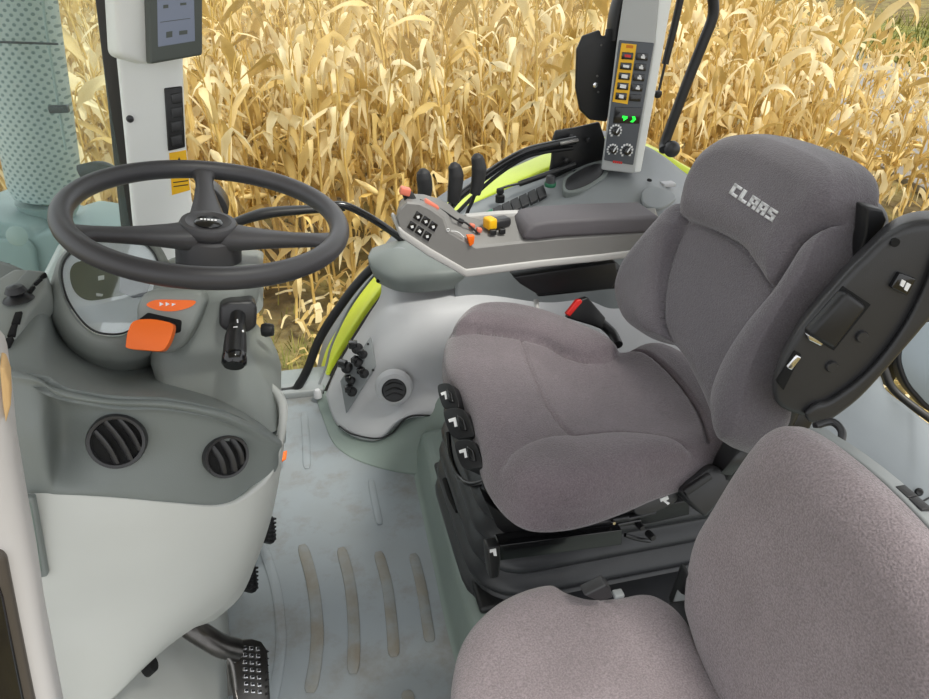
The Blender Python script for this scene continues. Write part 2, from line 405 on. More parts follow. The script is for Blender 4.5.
# =========================================================================== DRIVER SEAT
seat = thing('driver_seat', 'grey velour driver seat with headrest lettering, behind the steering wheel', 'seat', (.45, 1.05, .1))
cpl = PLANE((.4, 1, .53), (.04, 0, 1))
co_ = [(444,350),(446,332),(460,315),(480,309),(510,309),(545,316),(581,329),(609,341),(622,346),(645,337),(672,340),(708,362),(736,402),(738,432),(704,452),
       (662,466),(630,479),(590,492),(554,497),(528,494),(507,480),(489,456),(479,428),(469,400),(457,378),(448,364)]
farb = [(453,333),(462,316),(482,309),(512,309),(548,317),(583,331),(612,345),(617,357),(600,363),(585,361),(565,355),(545,346),(521,340),(485,335)]
nearb = [(500,470),(521,451),(545,441),(574,437),(613,433),(650,436),(678,443),(702,458),(690,484),(640,506),(590,520),(550,527),(520,515),(503,495)]
cush = Pad(co_, cpl, .04, .055, .06, [
    ('area', farb, .034, .05), ('area', nearb, .020, .07),
    ('seam', [(450,332),(485,335),(521,340),(545,346),(565,356),(588,362),(613,358)], .004, .008),
    ('seam', [(521,340),(528,360),(538,384),(553,414),(574,438)], .0035, .006),
    ('seam', [(574,438),(613,433),(650,436),(680,444),(702,460)], .006, .006),
    ('seam', [(630,347),(652,357),(676,378),(698,408),(710,438)], .004, .012),
    ('area', [(530,355),(610,370),(660,372),(700,425),(640,433),(580,434),(545,400)], -.010, .08)], side=.003, sink=.036)
cush.build('seat_cushion', M['fabric2'], seat, centre=(580, 415))
# base plate under cushion
pprism('cushion_pan', [(452,384),(475,440),(500,500),(530,518),(600,508),(700,476),(715,440),(660,365),(600,345),(500,330),(455,345)],
       PLANE((.4, 1, .462), (0, 0, 1)), .03, M['black'], seat, .006)
bpl = PLANE((.63, 1, .57), (-.94, 0, .34))
bo_ = [(742,129),(765,130),(795,139),(824,152),(838,164),(843,180),(840,205),(830,236),(820,272),(790,320),(768,362),(754,408),(744,434),(732,446),(716,444),
       (704,425),(688,385),(664,344),(638,335),(622,318),(615,292),(624,260),(647,228),(672,200),(688,172),(702,150),(722,135)]
head = [(703,148),(722,133),(743,127),(768,128),(800,140),(838,158),(870,177),(879,194),(874,210),(853,211),(832,219),(806,239),(790,265),(774,288),
        (760,270),(742,247),(713,230),(684,219),(683,195),(688,172)]
lb = [(684,221),(676,240),(668,262),(662,290),(661,320),(665,350),(640,345),(620,328),(612,292),(622,258),(647,226),(672,200)]
rb = [(872,212),(853,213),(832,221),(808,241),(792,266),(776,290),(751,320),(731,350),(718,378),(713,400),(714,432),(722,460),(736,462),(752,442),(766,413),(785,366),(810,323),(848,275),(868,236)]
back = Pad(bo_, bpl, .03, .05, .06, [
    ('area', head, .030, .05), ('area', lb, .030, .055), ('area', rb, .034, .05),
    ('seam', [(684,218),(713,230),(742,247),(760,270),(774,287),(790,264),(806,238),(832,219),(853,212),(872,211)], .004, .008),
    ('seam', [(684,221),(676,240),(668,262),(662,290),(661,320),(665,348)], .004, .006),
    ('seam', [(775,289),(751,319),(731,349),(718,377),(713,400),(714,434)], .004, .008)], side=.004, sink=.036)
back.build('backrest', M['fabricdark'], seat, centre=(745, 270))
bshell = [(x_*.8+735*.2, y_*.86+300*.14) for x_, y_ in bo_]
# back shell (black) behind the pad
p2 = (bpl[0]+V((.94, 0, -.34))*.11, bpl[1])
def shifted(px): return [W(a, b, pl=bpl)+V((.94, 0, -.34))*.105 for a, b in px]
prism('back_shell', catmull(shifted(bshell[::1]), 3, True), V((.94, 0, -.34))*.05, M['black'], seat, .012)
# lettering printed on the headrest
vs = []; fs = []
O_ = np.array((739.5, 197.0)); EX = np.array((44, 29.0))/23.2; EY = np.array((6.6, -10.2))/7
for k, ch in enumerate('CLAAS'):
    for (x0, y0, x1, y1) in GLYPH[ch]:
        nx, ny = max(2, int((x1-x0)*2)), max(2, int((y1-y0)*2)); b = len(vs)
        for j in range(ny+1):
            for i in range(nx+1):
                gx = x0+(x1-x0)*i/nx+k*4.8; gy = y0+(y1-y0)*j/ny
                q = O_+EX*gx+EY*gy; vs.append(back.surf(q[0], q[1], .0012))
        fs += [(b+j*(nx+1)+i, b+j*(nx+1)+i+1, b+(j+1)*(nx+1)+i+1, b+(j+1)*(nx+1)+i) for j in range(ny) for i in range(nx)]
lo = mk('logo_lettering', vs, fs, M['logo'], seat, 180); lo.modifiers.new('t', 'SOLIDIFY').thickness = .0012
lo['label'] = 'pale printed CLAAS lettering'

# bellows suspension, rounded rectangle with stacked folds
cx, cy = .565, 1.165; rings = []
zs = np.linspace(.1, .36, 70)
for z in zs:
    u = (z-.1)/.26; k = .5+.5*math.cos(u*2*math.pi*4.5); g = .022*k**.6+.028*(1-u)
    rings.append(rrect((cx, cy, z), (1, 0, 0), (0, 1, 0), .55+2*g, .42+2*g, .07+g, 6))
loft('suspension_bellows', rings, M['rubber'], seat, smooth=70)
box('suspension_plate', (cx, cy, .112), (.62, .48, .02), M['black'], seat, bevel=.008)
box('suspension_base', (.60, .87, .112), (.46, .18, .02), M['rubber'], seat, bevel=.008)
box('seat_mount', (cx-.06, cy, .395), (.40, .40, .075), M['black'], seat, bevel=.012)
# height slots moulded in the front of the bellows
tube('front_slot', [(.256, 1.13, .2), (.25, 1.18, .2), (.25, 1.24, .2)], .006, M['void'], seat)
# slide rails
prism('slide_rail', spread(0, [(499,546),(622,530),(622,545),(500,561)], PLANE((0, .845, 0), (0, 1, 0))), (0, .03, 0), M['gloss'], seat, .002)
prism('slide_rail', spread(0, [(484,500),(512,522),(650,508),(690,500),(690,515),(650,524),(510,539),(497,528)], PLANE((0, .875, 0), (0, 1, 0))), (0, .04, 0), M['black'], seat, .003)
tube('frame_tube', [W(448,432,y=1.18), W(451,457,y=1.14), W(459,477,y=1.09), W(470,484,y=1.05), W(486,482,y=1.03), W(510,480,y=1.03)], .0055, M['gloss'], seat)
tube('frame_tube', [W(484,482,y=.99), W(492,505,y=.95), W(505,528,y=.9), W(520,538,y=.88), W(560,535,y=.87), W(640,520,y=.87)], .005, M['gloss'], seat)
# adjustment switches at the front edge of the cushion
sn = V((-.62, -.35, .7))
for (cx_, cy_, w_, h_, t_) in ((447,396,19,25,1.375), (457,423,27,29,1.315), (467,454,25,28,1.25)):
    c = W(cx_, cy_, t=t_); p = (c, sn.normalized())
    a = pprism('adjuster_switch', [(cx_-w_/2, cy_-h_*.30), (cx_-w_*.3, cy_-h_/2), (cx_+w_*.25, cy_-h_*.42), (cx_+w_*.62, cy_+h_*.38), (cx_+w_*.3, cy_+h_/2), (cx_-w_*.2, cy_+h_*.45)], p, .05, M['black'], seat, .005, round_=True)
    pprism('switch_paddle', [(cx_+w_*.02, cy_-h_*.3), (cx_+w_*.3, cy_-h_*.1), (cx_+w_*.4, cy_+h_*.28), (cx_+w_*.12, cy_+h_*.25)], p, .012, M['gloss'], a, .003, lift=.006)
    pprism('switch_icon', [(cx_-w_*.32, cy_-h_*.12), (cx_-w_*.05, cy_-h_*.2), (cx_+w_*.03, cy_+h_*.12), (cx_-w_*.08, cy_+h_*.14), (cx_-w_*.12, cy_-h_*.06), (cx_-w_*.28, cy_-h_*.02)], p, .004, M['ink'], a, 0, lift=.001)
# fore-aft lever at the near front corner
lv = pprism('slide_lever', [(487,548),(500,546),(501,560),(499,578),(490,580)], PLANE((0, .835, .4), (0, 1, -.2)), .03, M['black'], seat, .004)
pprism('lever_icon', [(490,550),(496,549),(497,556),(494,556),(493,552),(490,553)], PLANE((0, .833, .4), (0, 1, -.2)), .002, M['ink'], lv, 0)
# backrest tilt handle
th = pprism('tilt_handle', [(634,510),(640,501),(660,495),(674,492),(678,499),(668,507),(650,514),(638,515)], PLANE((0, .82, .43), (0, 1, -.4)), .035, M['charcoal'], seat, .005, round_=True)
pprism('handle_icon', [(660,499),(668,496),(669,499),(666,501),(670,503),(668,505),(663,501),(661,502)], PLANE((0, .818, .43), (0, 1, -.4)), .002, M['ink'], th, 0)
# cluttered metalwork under the cushion
for i, (a, b, r_) in enumerate([((560,526),(628,517),.006), ((625,535),(650,541),.004), ((600,523),(655,512),.005), ((540,530),(575,528),.005)]):
    tube('linkage_rod', [W(*a, y=.868), W((a[0]+b[0])/2, (a[1]+b[1])/2+1, y=.868), W(*b, y=.868)], r_, M['darkmetal'], seat)
for (a, b, r_) in ((651,536,.007), (595,533,.004), (640,526,.006), (612,521,.004)):
    lathe('bolt', [(0, .01), (r_*.7, .01), (r_, .006), (r_, -.012)], W(a, b, y=.86), (0, -1, .3), M['darkmetal'] if r_ > .005 else M['chrome'], seat, 12)
# belt reel bracket at the back corner
br = pprism('hinge_bracket', [(681,492),(690,483),(712,469),(720,468),(733,480),(722,500),(706,518),(697,511),(688,502)], PLANE((.6, .80, .45), (.1, 1, -.45)), .045, M['charcoal'], seat, .006)
pprism('bracket_cover', [(683,490),(709,473),(712,478),(686,496)], PLANE((.6, .795, .45), (.1, 1, -.45)), .012, M['black'], br, .002, lift=.004)
tube('belt_strap', [W(726,474,y=.8), W(738,462,y=.79), W(752,448,y=.80), W(764,432,y=.82)], .012, M['charcoal'], seat, flat=.15, flatdir=(0, -1, .3))
box('backrest_hinge', W(745,450, y=.83), (.07, .05, .12), M['black'], seat, rot=rotv('Y', .3), bevel=.01)
# folded-up left armrest
fa = thing('armrest', None, None, seat.location); fa.parent = seat; fa.location = (0, 0, 0)
ap = PLANE((.75, .735, .8), (.18, 1, -.06))
body = [(905,226),(929,222),(960,226),(968,250),(955,280),(929,306),(898,345),(858,391),(838,409),(822,419),(799,418),(779,410),(771,396),(774,374),(789,345),(805,322),(845,276),(865,256),(885,237)]
prism('armrest_body', catmull(spread(0, body, ap), 6, True), (.045, .05, 0), M['charcoal'], fa, .014, 5)
padp = [(940,236),(965,232),(975,252),(960,284),(934,308),(902,345),(862,390),(840,409),(822,420),(806,420),(801,411),(812,402),(829,396),(865,368),(897,327),(918,287),(930,255)]
prism('armrest_pad', catmull([p+V((-.002, -.010, 0)) for p in spread(0, padp, ap)], 6, True), (.065, .07, 0), M['charcoal'], fa, .018, 6)
pprism('recess', [(843,286),(870,304),(833,350),(805,332)], ap, .01, M['void'], fa, .001, lift=.003)
lt = pprism('latch', [(841,288),(862,303),(829,346),(803,331)], ap, .025, M['black'], fa, .007, lift=.016)
pprism('latch_trim', [(804,332),(809,332),(821,341),(818,344),(806,338)], ap, .01, M['chrome'], fa, .002, lift=.009)
pprism('side_slot', [(776,381),(794,350),(801,354),(783,390)], ap, .01, M['void'], fa, .002, lift=.003)
pprism('slot_tab', [(795,353),(800,356),(790,369),(785,366)], ap, .008, M['chrome'], fa, .002, lift=.006)
hs = pprism('heater_switch', [(897,271),(913,277),(904,294),(888,286)], ap, .012, M['gloss'], fa, .002, lift=.008)
for q in ([(898,277),(902,279),(899,285),(896,283)], [(903,280),(907,282),(903,289),(900,287)]):
    pprism('switch_icon', q, ap, .002, M['ink'], hs, 0, lift=.0095)
for (a, b) in ((861,336), (831,366)):
    lathe('plug', [(0, .005), (.0075, .005), (.009, .003), (.009, -.01)], W(a, b, pl=ap), -ap[1], M['charcoal'], fa, 24)
lathe('screw_hole', [(0, .004), (.006, .004), (.006, -.01)], W(894, 242, pl=ap), -ap[1], M['void'], fa, 24)
tube('armrest_arm', [W(800,400,y=.78)+V((0,.03,0)), W(772,430,y=.82), W(755,445,y=.84)], .028, M['black'], seat)
pprism('shell_wing', [(868,207),(884,210),(888,220),(878,240),(866,256),(858,262),(866,235)], PLANE((.8,.80,.9),(.1,1,0)), .03, M['black'], seat, .004)
# belt buckle on the far side of the cushion
bk = thing('seat_belt_buckle', 'black seat belt buckle with red release beside the far seat cushion edge', 'seat belt buckle', W(592, 315, y=1.36))
pprism('buckle_body', [(579,300),(588,297),(606,318),(603,330),(593,326),(567,318)], PLANE((0, 1.36, .55), (0, 1, -.3)), .02, M['black'], bk, .004)
pprism('release_button', [(566,314),(577,300),(581,299),(583,302),(570,317)], PLANE((0, 1.355, .55), (0, 1, -.3)), .014, M['red'], bk, .003)
tube('buckle_stalk', [W(600,322,y=1.36), W(612,333,y=1.34), W(618,345,y=1.3)], .012, M['black'], bk)

# =========================================================================== PASSENGER SEAT
ps = thing('passenger_seat', 'small folding passenger seat in grey velour with pale plastic shell, nearest the camera', 'seat', (.45, .45, 0))
ppl = PLANE((.3, .5, .44), (.03, 0, 1))
po = [(452,699),(456,655),(469,626),(493,602),(522,587),(551,581),(568,589),(590,595),(616,594),(642,590),(662,595),(684,612),(705,646),(726,690),(750,740),(755,790),(700,830),(600,840),(500,830),(455,770)]
pc = Pad(po, ppl, .035, .05, .05, [('area', [(560,640),(640,640),(700,700),(690,780),(600,790),(540,720)], -.006, .1)], side=.002, sink=.02)
pc.build('seat_cushion', M['fabric'], ps, centre=(590, 700))
pprism('cushion_pan', [(470,690),(480,650),(520,620),(640,620),(700,720),(720,790),(500,800)], PLANE((.3, .5, .385), (0, 0, 1)), .03, M['shell'], ps, .01)
qpl = PLANE((.475, .5, .45), (-.978, 0, .208))
qo = [(690,620),(687,598),(690,568),(698,536),(714,508),(735,473),(756,443),(770,430),(785,426),(805,434),(828,450),(861,478),(895,512),(929,552),(960,590),(985,640),(985,740),(930,800),(800,800),(735,735),(710,680)]
qc = Pad(qo, qpl, .034, .06, .03, [('seam', [(690,572),(700,578),(706,584)], .003, .004)], side=0, sink=.008)
qc.build('backrest', M['fabric'], ps, centre=(830, 610))
sh = [W(a, b, pl=qpl)+V((.978, 0, -.208))*.034 for a, b in [(778,433),(800,436),(860,482),(929,556),(975,620),(975,740),(920,790),(800,790),(742,720),(708,640),(705,560),(735,490)]]
sh = [p+V((0, 0, .002)) if p.z > .7 else p for p in sh]
shell = prism('seat_shell', catmull(sh, 4, True), V((.978, 0, -.208))*.024, M['shell'], ps, .008)
# shell top strip with moulded handle
e0 = W(805,433, pl=qpl)+V((.978,0,-.208))*.046+V((0,0,.004)); e1 = W(929,550, pl=qpl)+V((.978,0,-.208))*.046+V((0,0,.004))
for k, (a, b) in enumerate(((.45, .52), (.55, .62))):
    c = e0.lerp(e1, (a+b)/2+.1)
    box('grip_rib', c, (.012, .018, .006), M['charcoal'], shell, bevel=.001)
tube('hinge_loop', [W(815,426,y=.66), W(832,422,y=.66), W(842,432,y=.64), W(838,446,y=.62), W(826,452,y=.6)], .0055, M['charcoal'], ps)
tube('hinge_arm', [W(690,575,y=.66), W(684,590,y=.64), W(678,610,y=.62), W(676,640,y=.60)], .009, M['shell'], ps, flat=.5)
pprism('hinge_cover', [(690,574),(700,585),(700,620),(688,632),(676,612)], PLANE((0,.63,0),(0,1,0)), .03, M['black'], ps, .008)
pprism('latch', [(584,596),(606,585),(611,588),(613,598),(600,602)], PLANE((.3,.62,.43),(0,1,0)), .02, M['charcoal'], ps, .003)
box('latch_tip', W(618,594,y=.63), (.016, .014, .008), M['shell'], ps, bevel=.003)
box('seat_gap_filler', (.475, .45, .40), (.05, .36, .06), M['black'], ps, bevel=.01)  # black filler box put in the dark gap between cushion and backrest
box('seat_pedestal', (.40, .42, .19), (.22, .3, .36), M['black'], ps, bevel=.02)
# =========================================================================== CAB SHELL: floor, sills, panels, pillars
fl = struct('floor', (0, 1, 0))
box('floor_plate', (.35, .95, -.03), (2.1, 2.12, .06), M['floor'] if 'floor' in M else M['ledge'], fl, bevel=.004)
FZ = PLANE((0, 0, .0), (0, 0, 1))
def rib(cl, w0, h=.003):
    pts = catmull([W(a, b, z=.0) for a, b in cl], 6); L_ = []; R_ = []
    for i, p in enumerate(pts):
        d = (pts[min(i+1, len(pts)-1)]-pts[max(i-1, 0)]).normalized(); s_ = V((-d.y, d.x, 0))
        e = min(i, len(pts)-1-i); ww = w0*(.55 if e == 0 else .9 if e == 1 else 1)
        L_.append(p+s_*ww/2); R_.append(p-s_*ww/2)
    vs, fs = prism_geo([p+V((0, 0, h)) for p in L_+R_[::-1]], (0, 0, -h-.004), .0012, 2); return vs, fs
ribs = [([(304,412),(306,440),(307,469)], .022), ([(371,480),(375,502),(380,525)], .018),
        ([(302,545),(312,581),(317,622),(316,658),(310,693)], .027), ([(341,548),(350,585),(354,631),(353,674)], .026),
        ([(378,552),(387,585),(392,626),(394,657)], .025), ([(413,554),(421,585),(427,622),(430,642)], .024),
        ([(407,691),(410,715),(411,745)], .025), ([(262,545),(275,585),(281,631),(279,665),(272,705)], .022)]
for i, (c, w_) in enumerate(ribs):
    vs, fs = rib(c, w_); mk('anti_slip_rib' if i != 7 else 'raised_bead', vs, fs, M['floor'] if i in (0, 1, 7) else M['floorrib'], fl, 60)
# ledge carrying the driver seat, with a rounded front edge
lp = [W(447,462,z=.1), W(452,490,z=.1), W(462,540,z=.1), W(472,580,z=.1), W(485,625,z=.1)]
g = []
base_ = [W(428,470,z=0), W(433,495,z=0), W(444,545,z=0), W(457,590,z=0), W(472,640,z=0), W(490,720,z=0)]
yy = [1.56, 1.5, 1.42, 1.3, 1.15, 1.0, .85, .7, .5, .3]
def xs_at(y): return .215 + .035*max(0, (y-1.0))
prof = [(-.03, -.002), (-.012, .002), (-.002, .02), (.012, .08), (.02, .097), (.035, .104), (.10, .105), (.6, .105), (.9, .105)]
patch('seat_ledge', [[V((xs_at(y)+dx, y, dz)) for dx, dz in prof] for y in yy], M['ledge'], fl, .02, 3)
# upstand of the floor mat below the side console
up0 = [W(a, b, z=.002) for a, b in [(316,398),(322,416),(336,446),(370,465),(426,475)]]+[V((.42, 1.5, .002))]
up2 = [W(324,393,y=1.945), W(333,407,y=1.86), W(342,428,y=1.76), W(378,438,y=1.665), W(413,416,y=1.65), V((.42, 1.62, .2))]
up1 = [a.lerp(b, .45)+V((0, .006, -.001)) for a, b in zip(up0, up2)]
patch('mat_upstand', [up0, up1, up2, [p+V((0, .06, .0)) for p in up2]], M['ledge'], fl, .01, 6)
# door sill light strip
sill = prism('door_sill', [V((-.75, 2.0, -.005)), V((.03, 1.97, -.005)), V((.03, 2.12, -.005)), V((-.75, 2.14, -.005))], (0, 0, .03), M['shell'], fl, .008)
lathe('sill_cap', [(0, .03), (.008, .028), (.012, .02), (.013, 0)], W(318,397,z=.02), (0, 0, 1), M['console'], fl, 20)
# footwell bulkhead behind the dashboard
bulk = [[V((x_, y_, z_)) for x_, y_, z_ in r_] for r_ in (
    [(-.25, .35, .0), (-.25, .8, .0), (-.27, 1.2, .0), (-.40, 1.95, .0)],
    [(-.36, .35, .25), (-.36, .8, .25), (-.38, 1.2, .25), (-.5, 1.95, .25)],
    [(-.55, .35, .6), (-.56, .8, .6), (-.58, 1.3, .6), (-.62, 1.95, .6)])]
patch('footwell_panel', bulk, M['white'], fl, .02, 4)
lathe('bulkhead_plug', [(0, .004), (.012, .003), (.016, -.01)], W(152,664,x=-.305), (1, 0, .4), M['void'], fl, 20)

# right-hand side wall: pale moulded panel with vent and sockets
wr = struct('wall_right', (.3, 1.75, .2))
wp = [[W(381,293,y=1.92), W(397,293,y=1.84), W(440,292,y=1.80), W(480,285,y=1.78), W(540,285,y=1.78), V((.78,1.78,.42)), V((1.1,1.78,.42))],
      [W(368,316,y=1.92), W(388,312,y=1.80), W(430,312,y=1.73), W(480,310,y=1.71), W(540,310,y=1.71), V((.78,1.72,.36)), V((1.1,1.72,.36))],
      [W(350,345,y=1.93), W(370,348,y=1.80), W(410,350,y=1.70), W(455,350,y=1.67), W(530,350,y=1.67), V((.78,1.68,.25)), V((1.1,1.68,.25))],
      [W(336,370,y=1.94), W(353,387,y=1.80), W(392,390,y=1.70), W(440,385,y=1.67), W(520,385,y=1.67), V((.78,1.66,.15)), V((1.1,1.66,.15))],
      [W(326,394,y=1.93), W(340,424,y=1.755), W(376,436,y=1.65), W(412,414,y=1.63), W(490,417,y=1.62), V((.70,1.67,.08)), V((1.1,1.67,.08))],
      [W(327,397,y=1.95), W(342,428,y=1.785), W(379,440,y=1.68), W(414,418,y=1.66), W(490,421,y=1.65), V((.70,1.72,.05)), V((1.1,1.72,.05))]]
wp.insert(0, [p+V((0, .05, .06)) for p in wp[0]])
patch('side_panel', wp, M['console'], wr, .012, 8)
tube('panel_edge', [W(339,426,y=1.753), W(352,434,y=1.70), W(376,438.5,y=1.648), W(392,433,y=1.64), W(412,416,y=1.628), W(460,418,y=1.622)], .0025, M['black'], wr)
tube('panel_edge', [W(424,417,y=1.64), W(424,426,y=1.62), W(424,440,y=1.60)], .0015, M['black'], wr)
vy = 1.662
vc = W(394, 388, y=vy); vn = V((-.12, -1, .25)).normalized()
av = thing('air_vent', None, None, (0, 0, 0)); av.parent = wr
lathe('vent_ring', [(.033, .018), (.036, .024), (.047, .018), (.054, -.01)], vc, vn, M['console'], av, 40, cap=False)
lathe('vent_bowl', [(0, .010), (.02, .011), (.031, .016), (.034, .022), (.036, .016)], vc, vn, M['charcoal'], av, 40)
fr_ = frame_of(vn)
for k in (-.016, 0, .016):
    tube('vane', [vc+fr_@V((-.026, k-.004, .014)), vc+fr_@V((0, k+.006, .018)), vc+fr_@V((.026, k-.004, .014))], .002, M['black'], av)
# socket plate
sp_ = thing('socket_plate', 'grey triangular socket plate with black capped sockets on the pale side wall', 'socket plate', W(352,372,y=1.79))
spl = PLANE(W(355,375,y=1.77), (-.42, -1, .35))
pprism('plate', [(370,337),(376,366),(346,414),(340,381)], spl, .01, M['consoletop'], sp_, .002)
for (a, b, s_) in ((358,348,1.15),(364,354,.9),(348,367,1.2),(359,362,1.0),(365,373,1.0),(352,380,.9),(353,391,1.05)):
    c = W(a, b, pl=spl)
    s = lathe('socket', [(0, .022*s_), (.011*s_, .02*s_), (.014*s_, .012*s_), (.010*s_, .008*s_), (.013*s_, -.002)], c, spl[1] if spl[1].dot(CAM-c) > 0 else -spl[1], M['black'], sp_, 14)
    box('socket_flap', c+V((-.012*s_, -.01, .016*s_)), (.022*s_, .016*s_, .018*s_), M['gloss'], s, rot=rotv('Z', a), bevel=.003)
for (a, b) in ((368,344), (373,370)):
    lathe('plate_screw', [(0, .003), (.003, .002), (.004, 0)], W(a, b, pl=spl), V((-.3, -1, .3)), M['black'], sp_, 10)

# side console: grey top over the pale panel, running back to the rear pillar
scn = thing('side_console', 'long grey moulded console along the right-hand window with switches and cup recess', 'console', (.6, 1.85, .4))
ft = [[W(372,248,y=1.95), W(400,240,y=1.97), W(440,236,y=1.98), W(480,236,y=1.98), W(560,232,y=1.98)],
      [W(368,258,y=1.88), W(398,250,y=1.86), W(440,252,y=1.86), W(480,256,y=1.86), W(560,250,y=1.86)],
      [W(372,272,y=1.86), W(398,276,y=1.78), W(440,272,y=1.76), W(480,268,y=1.76), W(560,266,y=1.76)],
      [W(378,283,y=1.87), W(402,292,y=1.785), W(440,291,y=1.765), W(480,285,y=1.765), W(560,283,y=1.765)]]
patch('front_cover', ft, M['dash'], scn, .01, 8)
lathe('cover_dimple', [(0, .002), (.03, .001), (.034, -.003)], W(398,256,y=1.85), (-.2, -.6, 1), M['consoletop'], scn, 24)
lathe('cover_screw', [(0, .003), (.005, .002), (.006, 0)], W(378,281,y=1.85), (-.3, -1, .3), M['void'], scn, 10)
tp = [[W(452,212,y=2.02), W(500,192,y=2.02), W(545,172,y=2.02), W(580,160,y=2.02), W(605,150,y=2.03), W(640,145,y=2.04), W(662,155,y=2.04), W(690,176,y=2.04), W(740,205,y=2.04), W(850,262,y=2.04)],
      [W(448,228,y=1.93), W(500,212,y=1.93), W(545,195,y=1.93), W(575,178,y=1.93), W(605,170,y=1.93), W(640,172,y=1.93), W(668,180,y=1.93), W(700,196,y=1.93), W(750,225,y=1.93), W(850,285,y=1.93)],
      [W(452,240,y=1.83), W(500,230,y=1.82), W(550,212,y=1.82), W(590,200,y=1.80), W(620,196,y=1.80), W(650,194,y=1.80), W(680,205,y=1.80), W(710,225,y=1.80), W(760,260,y=1.80), W(850,330,y=1.8)],
      [W(455,262,y=1.76), W(500,258,y=1.74), W(550,250,y=1.72), W(590,240,y=1.72), W(620,240,y=1.70), W(650,240,y=1.70), W(680,250,y=1.70), W(710,270,y=1.70), W(760,310,y=1.70), W(850,380,y=1.7)]]
tp.append([p+V((0, .02, -.28)) for p in tp[-1]])
patch('console_top', tp, M['consoletop'], scn, .012, 6)
rec = PLANE(W(590,180,y=1.9), (-.15, -.25, 1))
pprism('cup_recess', [(562,190),(565,180),(580,172),(596,165),(607,166),(607,177),(594,188),(580,195),(566,196)], rec, .03, M['dash'], scn, .004, True, lift=.014)
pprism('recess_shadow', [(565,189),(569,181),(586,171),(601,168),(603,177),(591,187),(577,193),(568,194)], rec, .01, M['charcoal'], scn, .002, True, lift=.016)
pprism('rear_tray', [(642,192),(652,186),(668,190),(676,197),(662,207),(645,204)], PLANE(W(655,195,y=1.8)+V((0,0,.02)), (0, -.2, 1)), .012, M['consoletop'], scn, .004, True)
lathe('console_screw', [(0, .003), (.007, .002), (.008, 0)], W(649,183,y=1.86)+V((0,0,.008)), (0, -.3, 1), M['void'], scn, 12)
box('locating_block', W(667,188,y=1.88)+V((0,0,.012)), (.04, .03, .012), M['console'], scn, bevel=.003)
kn = lathe('lidded_knob', [(0, .032), (.011, .031), (.014, .027), (.014, .014), (.0155, .012), (.0155, 0)], W(550,186,y=1.9), (0, -.1, 1), M['charcoal'], scn, 24)
lathe('green_band', [(.016, .012), (.017, .010), (.017, .003), (.016, 0)], W(550,186,y=1.9), (0, -.1, 1), M['litgreen'], kn, 24)
spn = PLANE(W(505,210,y=1.88)+V((0, 0, .016)), (-.1, -.45, 1))
for k in range(8):
    u = k/7; cx_ = 481+(541-481)*u; cy_ = 219+(191-219)*u
    sw = pprism('rocker_switch', [(cx_-5, cy_-3), (cx_+2.6, cy_-6.8), (cx_+6, cy_+3.6), (cx_-1.6, cy_+7.6)], spn, .014, M['litgreen'] if k < 2 else M['charcoal'], scn, .002)
    if k < 2: pprism('switch_icon', [(cx_-1.5, cy_-.5), (cx_+1, cy_-1.6), (cx_+1.8, cy_+1), (cx_-.5, cy_+2)], spn, .002, M['ink'], sw, 0, lift=.001)
# =========================================================================== PILLARS, WINDOWS, RAILS
# front right pillar with monitor
t1 = struct('trim_1', (-.3, 1.75, .7))
pA = PLANE((-.25, 1.72, 1), (.35, -1, .05))
prism('pillar_trim', [W(a, b, pl=pA) for a, b in [(90,-270),(108,-60),(117,60),(126,150),(133,225),(138,275),(212,275),(192,200),(186,140),(183,60),(180,-60),(176,-270)]], (-.019, .10, 0), M['pillar'], t1, .010)
pprism('vent_panel', [(164,88),(182,86),(185,147),(168,151)], pA, .01, M['black'], t1, .003, lift=.005)
for k in range(4):
    y0 = 92+k*14
    pprism('vent_slot', [(170,y0+2),(181,y0),(182,y0+10),(172,y0+12)], pA, .006, M['charcoal'], t1, .002, lift=.008)
lathe('pillar_screw', [(0, .006), (.006, .005), (.008, 0)], W(130,119,pl=pA), (.35, -1, .05), M['darkmetal'], t1, 16)
st_ = pprism('warning_sticker', [(169,153),(186,150),(190,190),(172,195)], pA, .003, M['yellow'], t1, 0, lift=.001)
pprism('warning_triangle', [(179,157),(184,166),(174,167)], pA, .002, M['black'], st_, 0, lift=.0015)
pprism('warning_triangle', [(179,160),(182,165.3),(176,165.8)], pA, .002, M['yellow'], st_, 0, lift=.002)
for (a, b, c_, d) in ((173,182,188,184.5), (173.5,186,188,188)):
    pprism('warning_print', [(a,b),(c_,b-2),(c_,b-1),(a,b+1)], pA, .002, M['black'], st_, 0, lift=.0015)
mo = thing('monitor', 'touchscreen monitor in pale housing fixed to the front right pillar', 'monitor', W(170,60,y=1.6))
mpl = PLANE(W(170,60,y=1.60), (.55, -1, .12))
pprism('housing', [(108,-90),(115,0),(118,56),(150,65),(200,55),(203,-90)], PLANE(W(170,60,y=1.63), (.5, -1, .1)), .08, M['pillar'], mo, .012)
fb = pprism('bezel', [(148,-70),(149,0),(151,64),(203,55),(203,0),(202,-70)], mpl, .03, M['screenframe'], mo, .005)
pprism('screen', [(156,-60),(157,0),(158,47),(195,41),(194,0),(193,-60)], mpl, .004, M['screen'], mo, .001, lift=.001)
for q in ([(166,32),(172,31),(172,37),(166,38)], [(179,31),(187,30),(187,34),(179,35)], [(163,5),(168,4.5),(168,8),(163,8.5)], [(180,3),(186,2.5),(186,5),(180,5.5)], [(160,22),(190,18),(190,18.6),(160,22.6)]):
    pprism('screen_icon', q, mpl, .002, M['screenframe'], mo, 0, lift=.002)

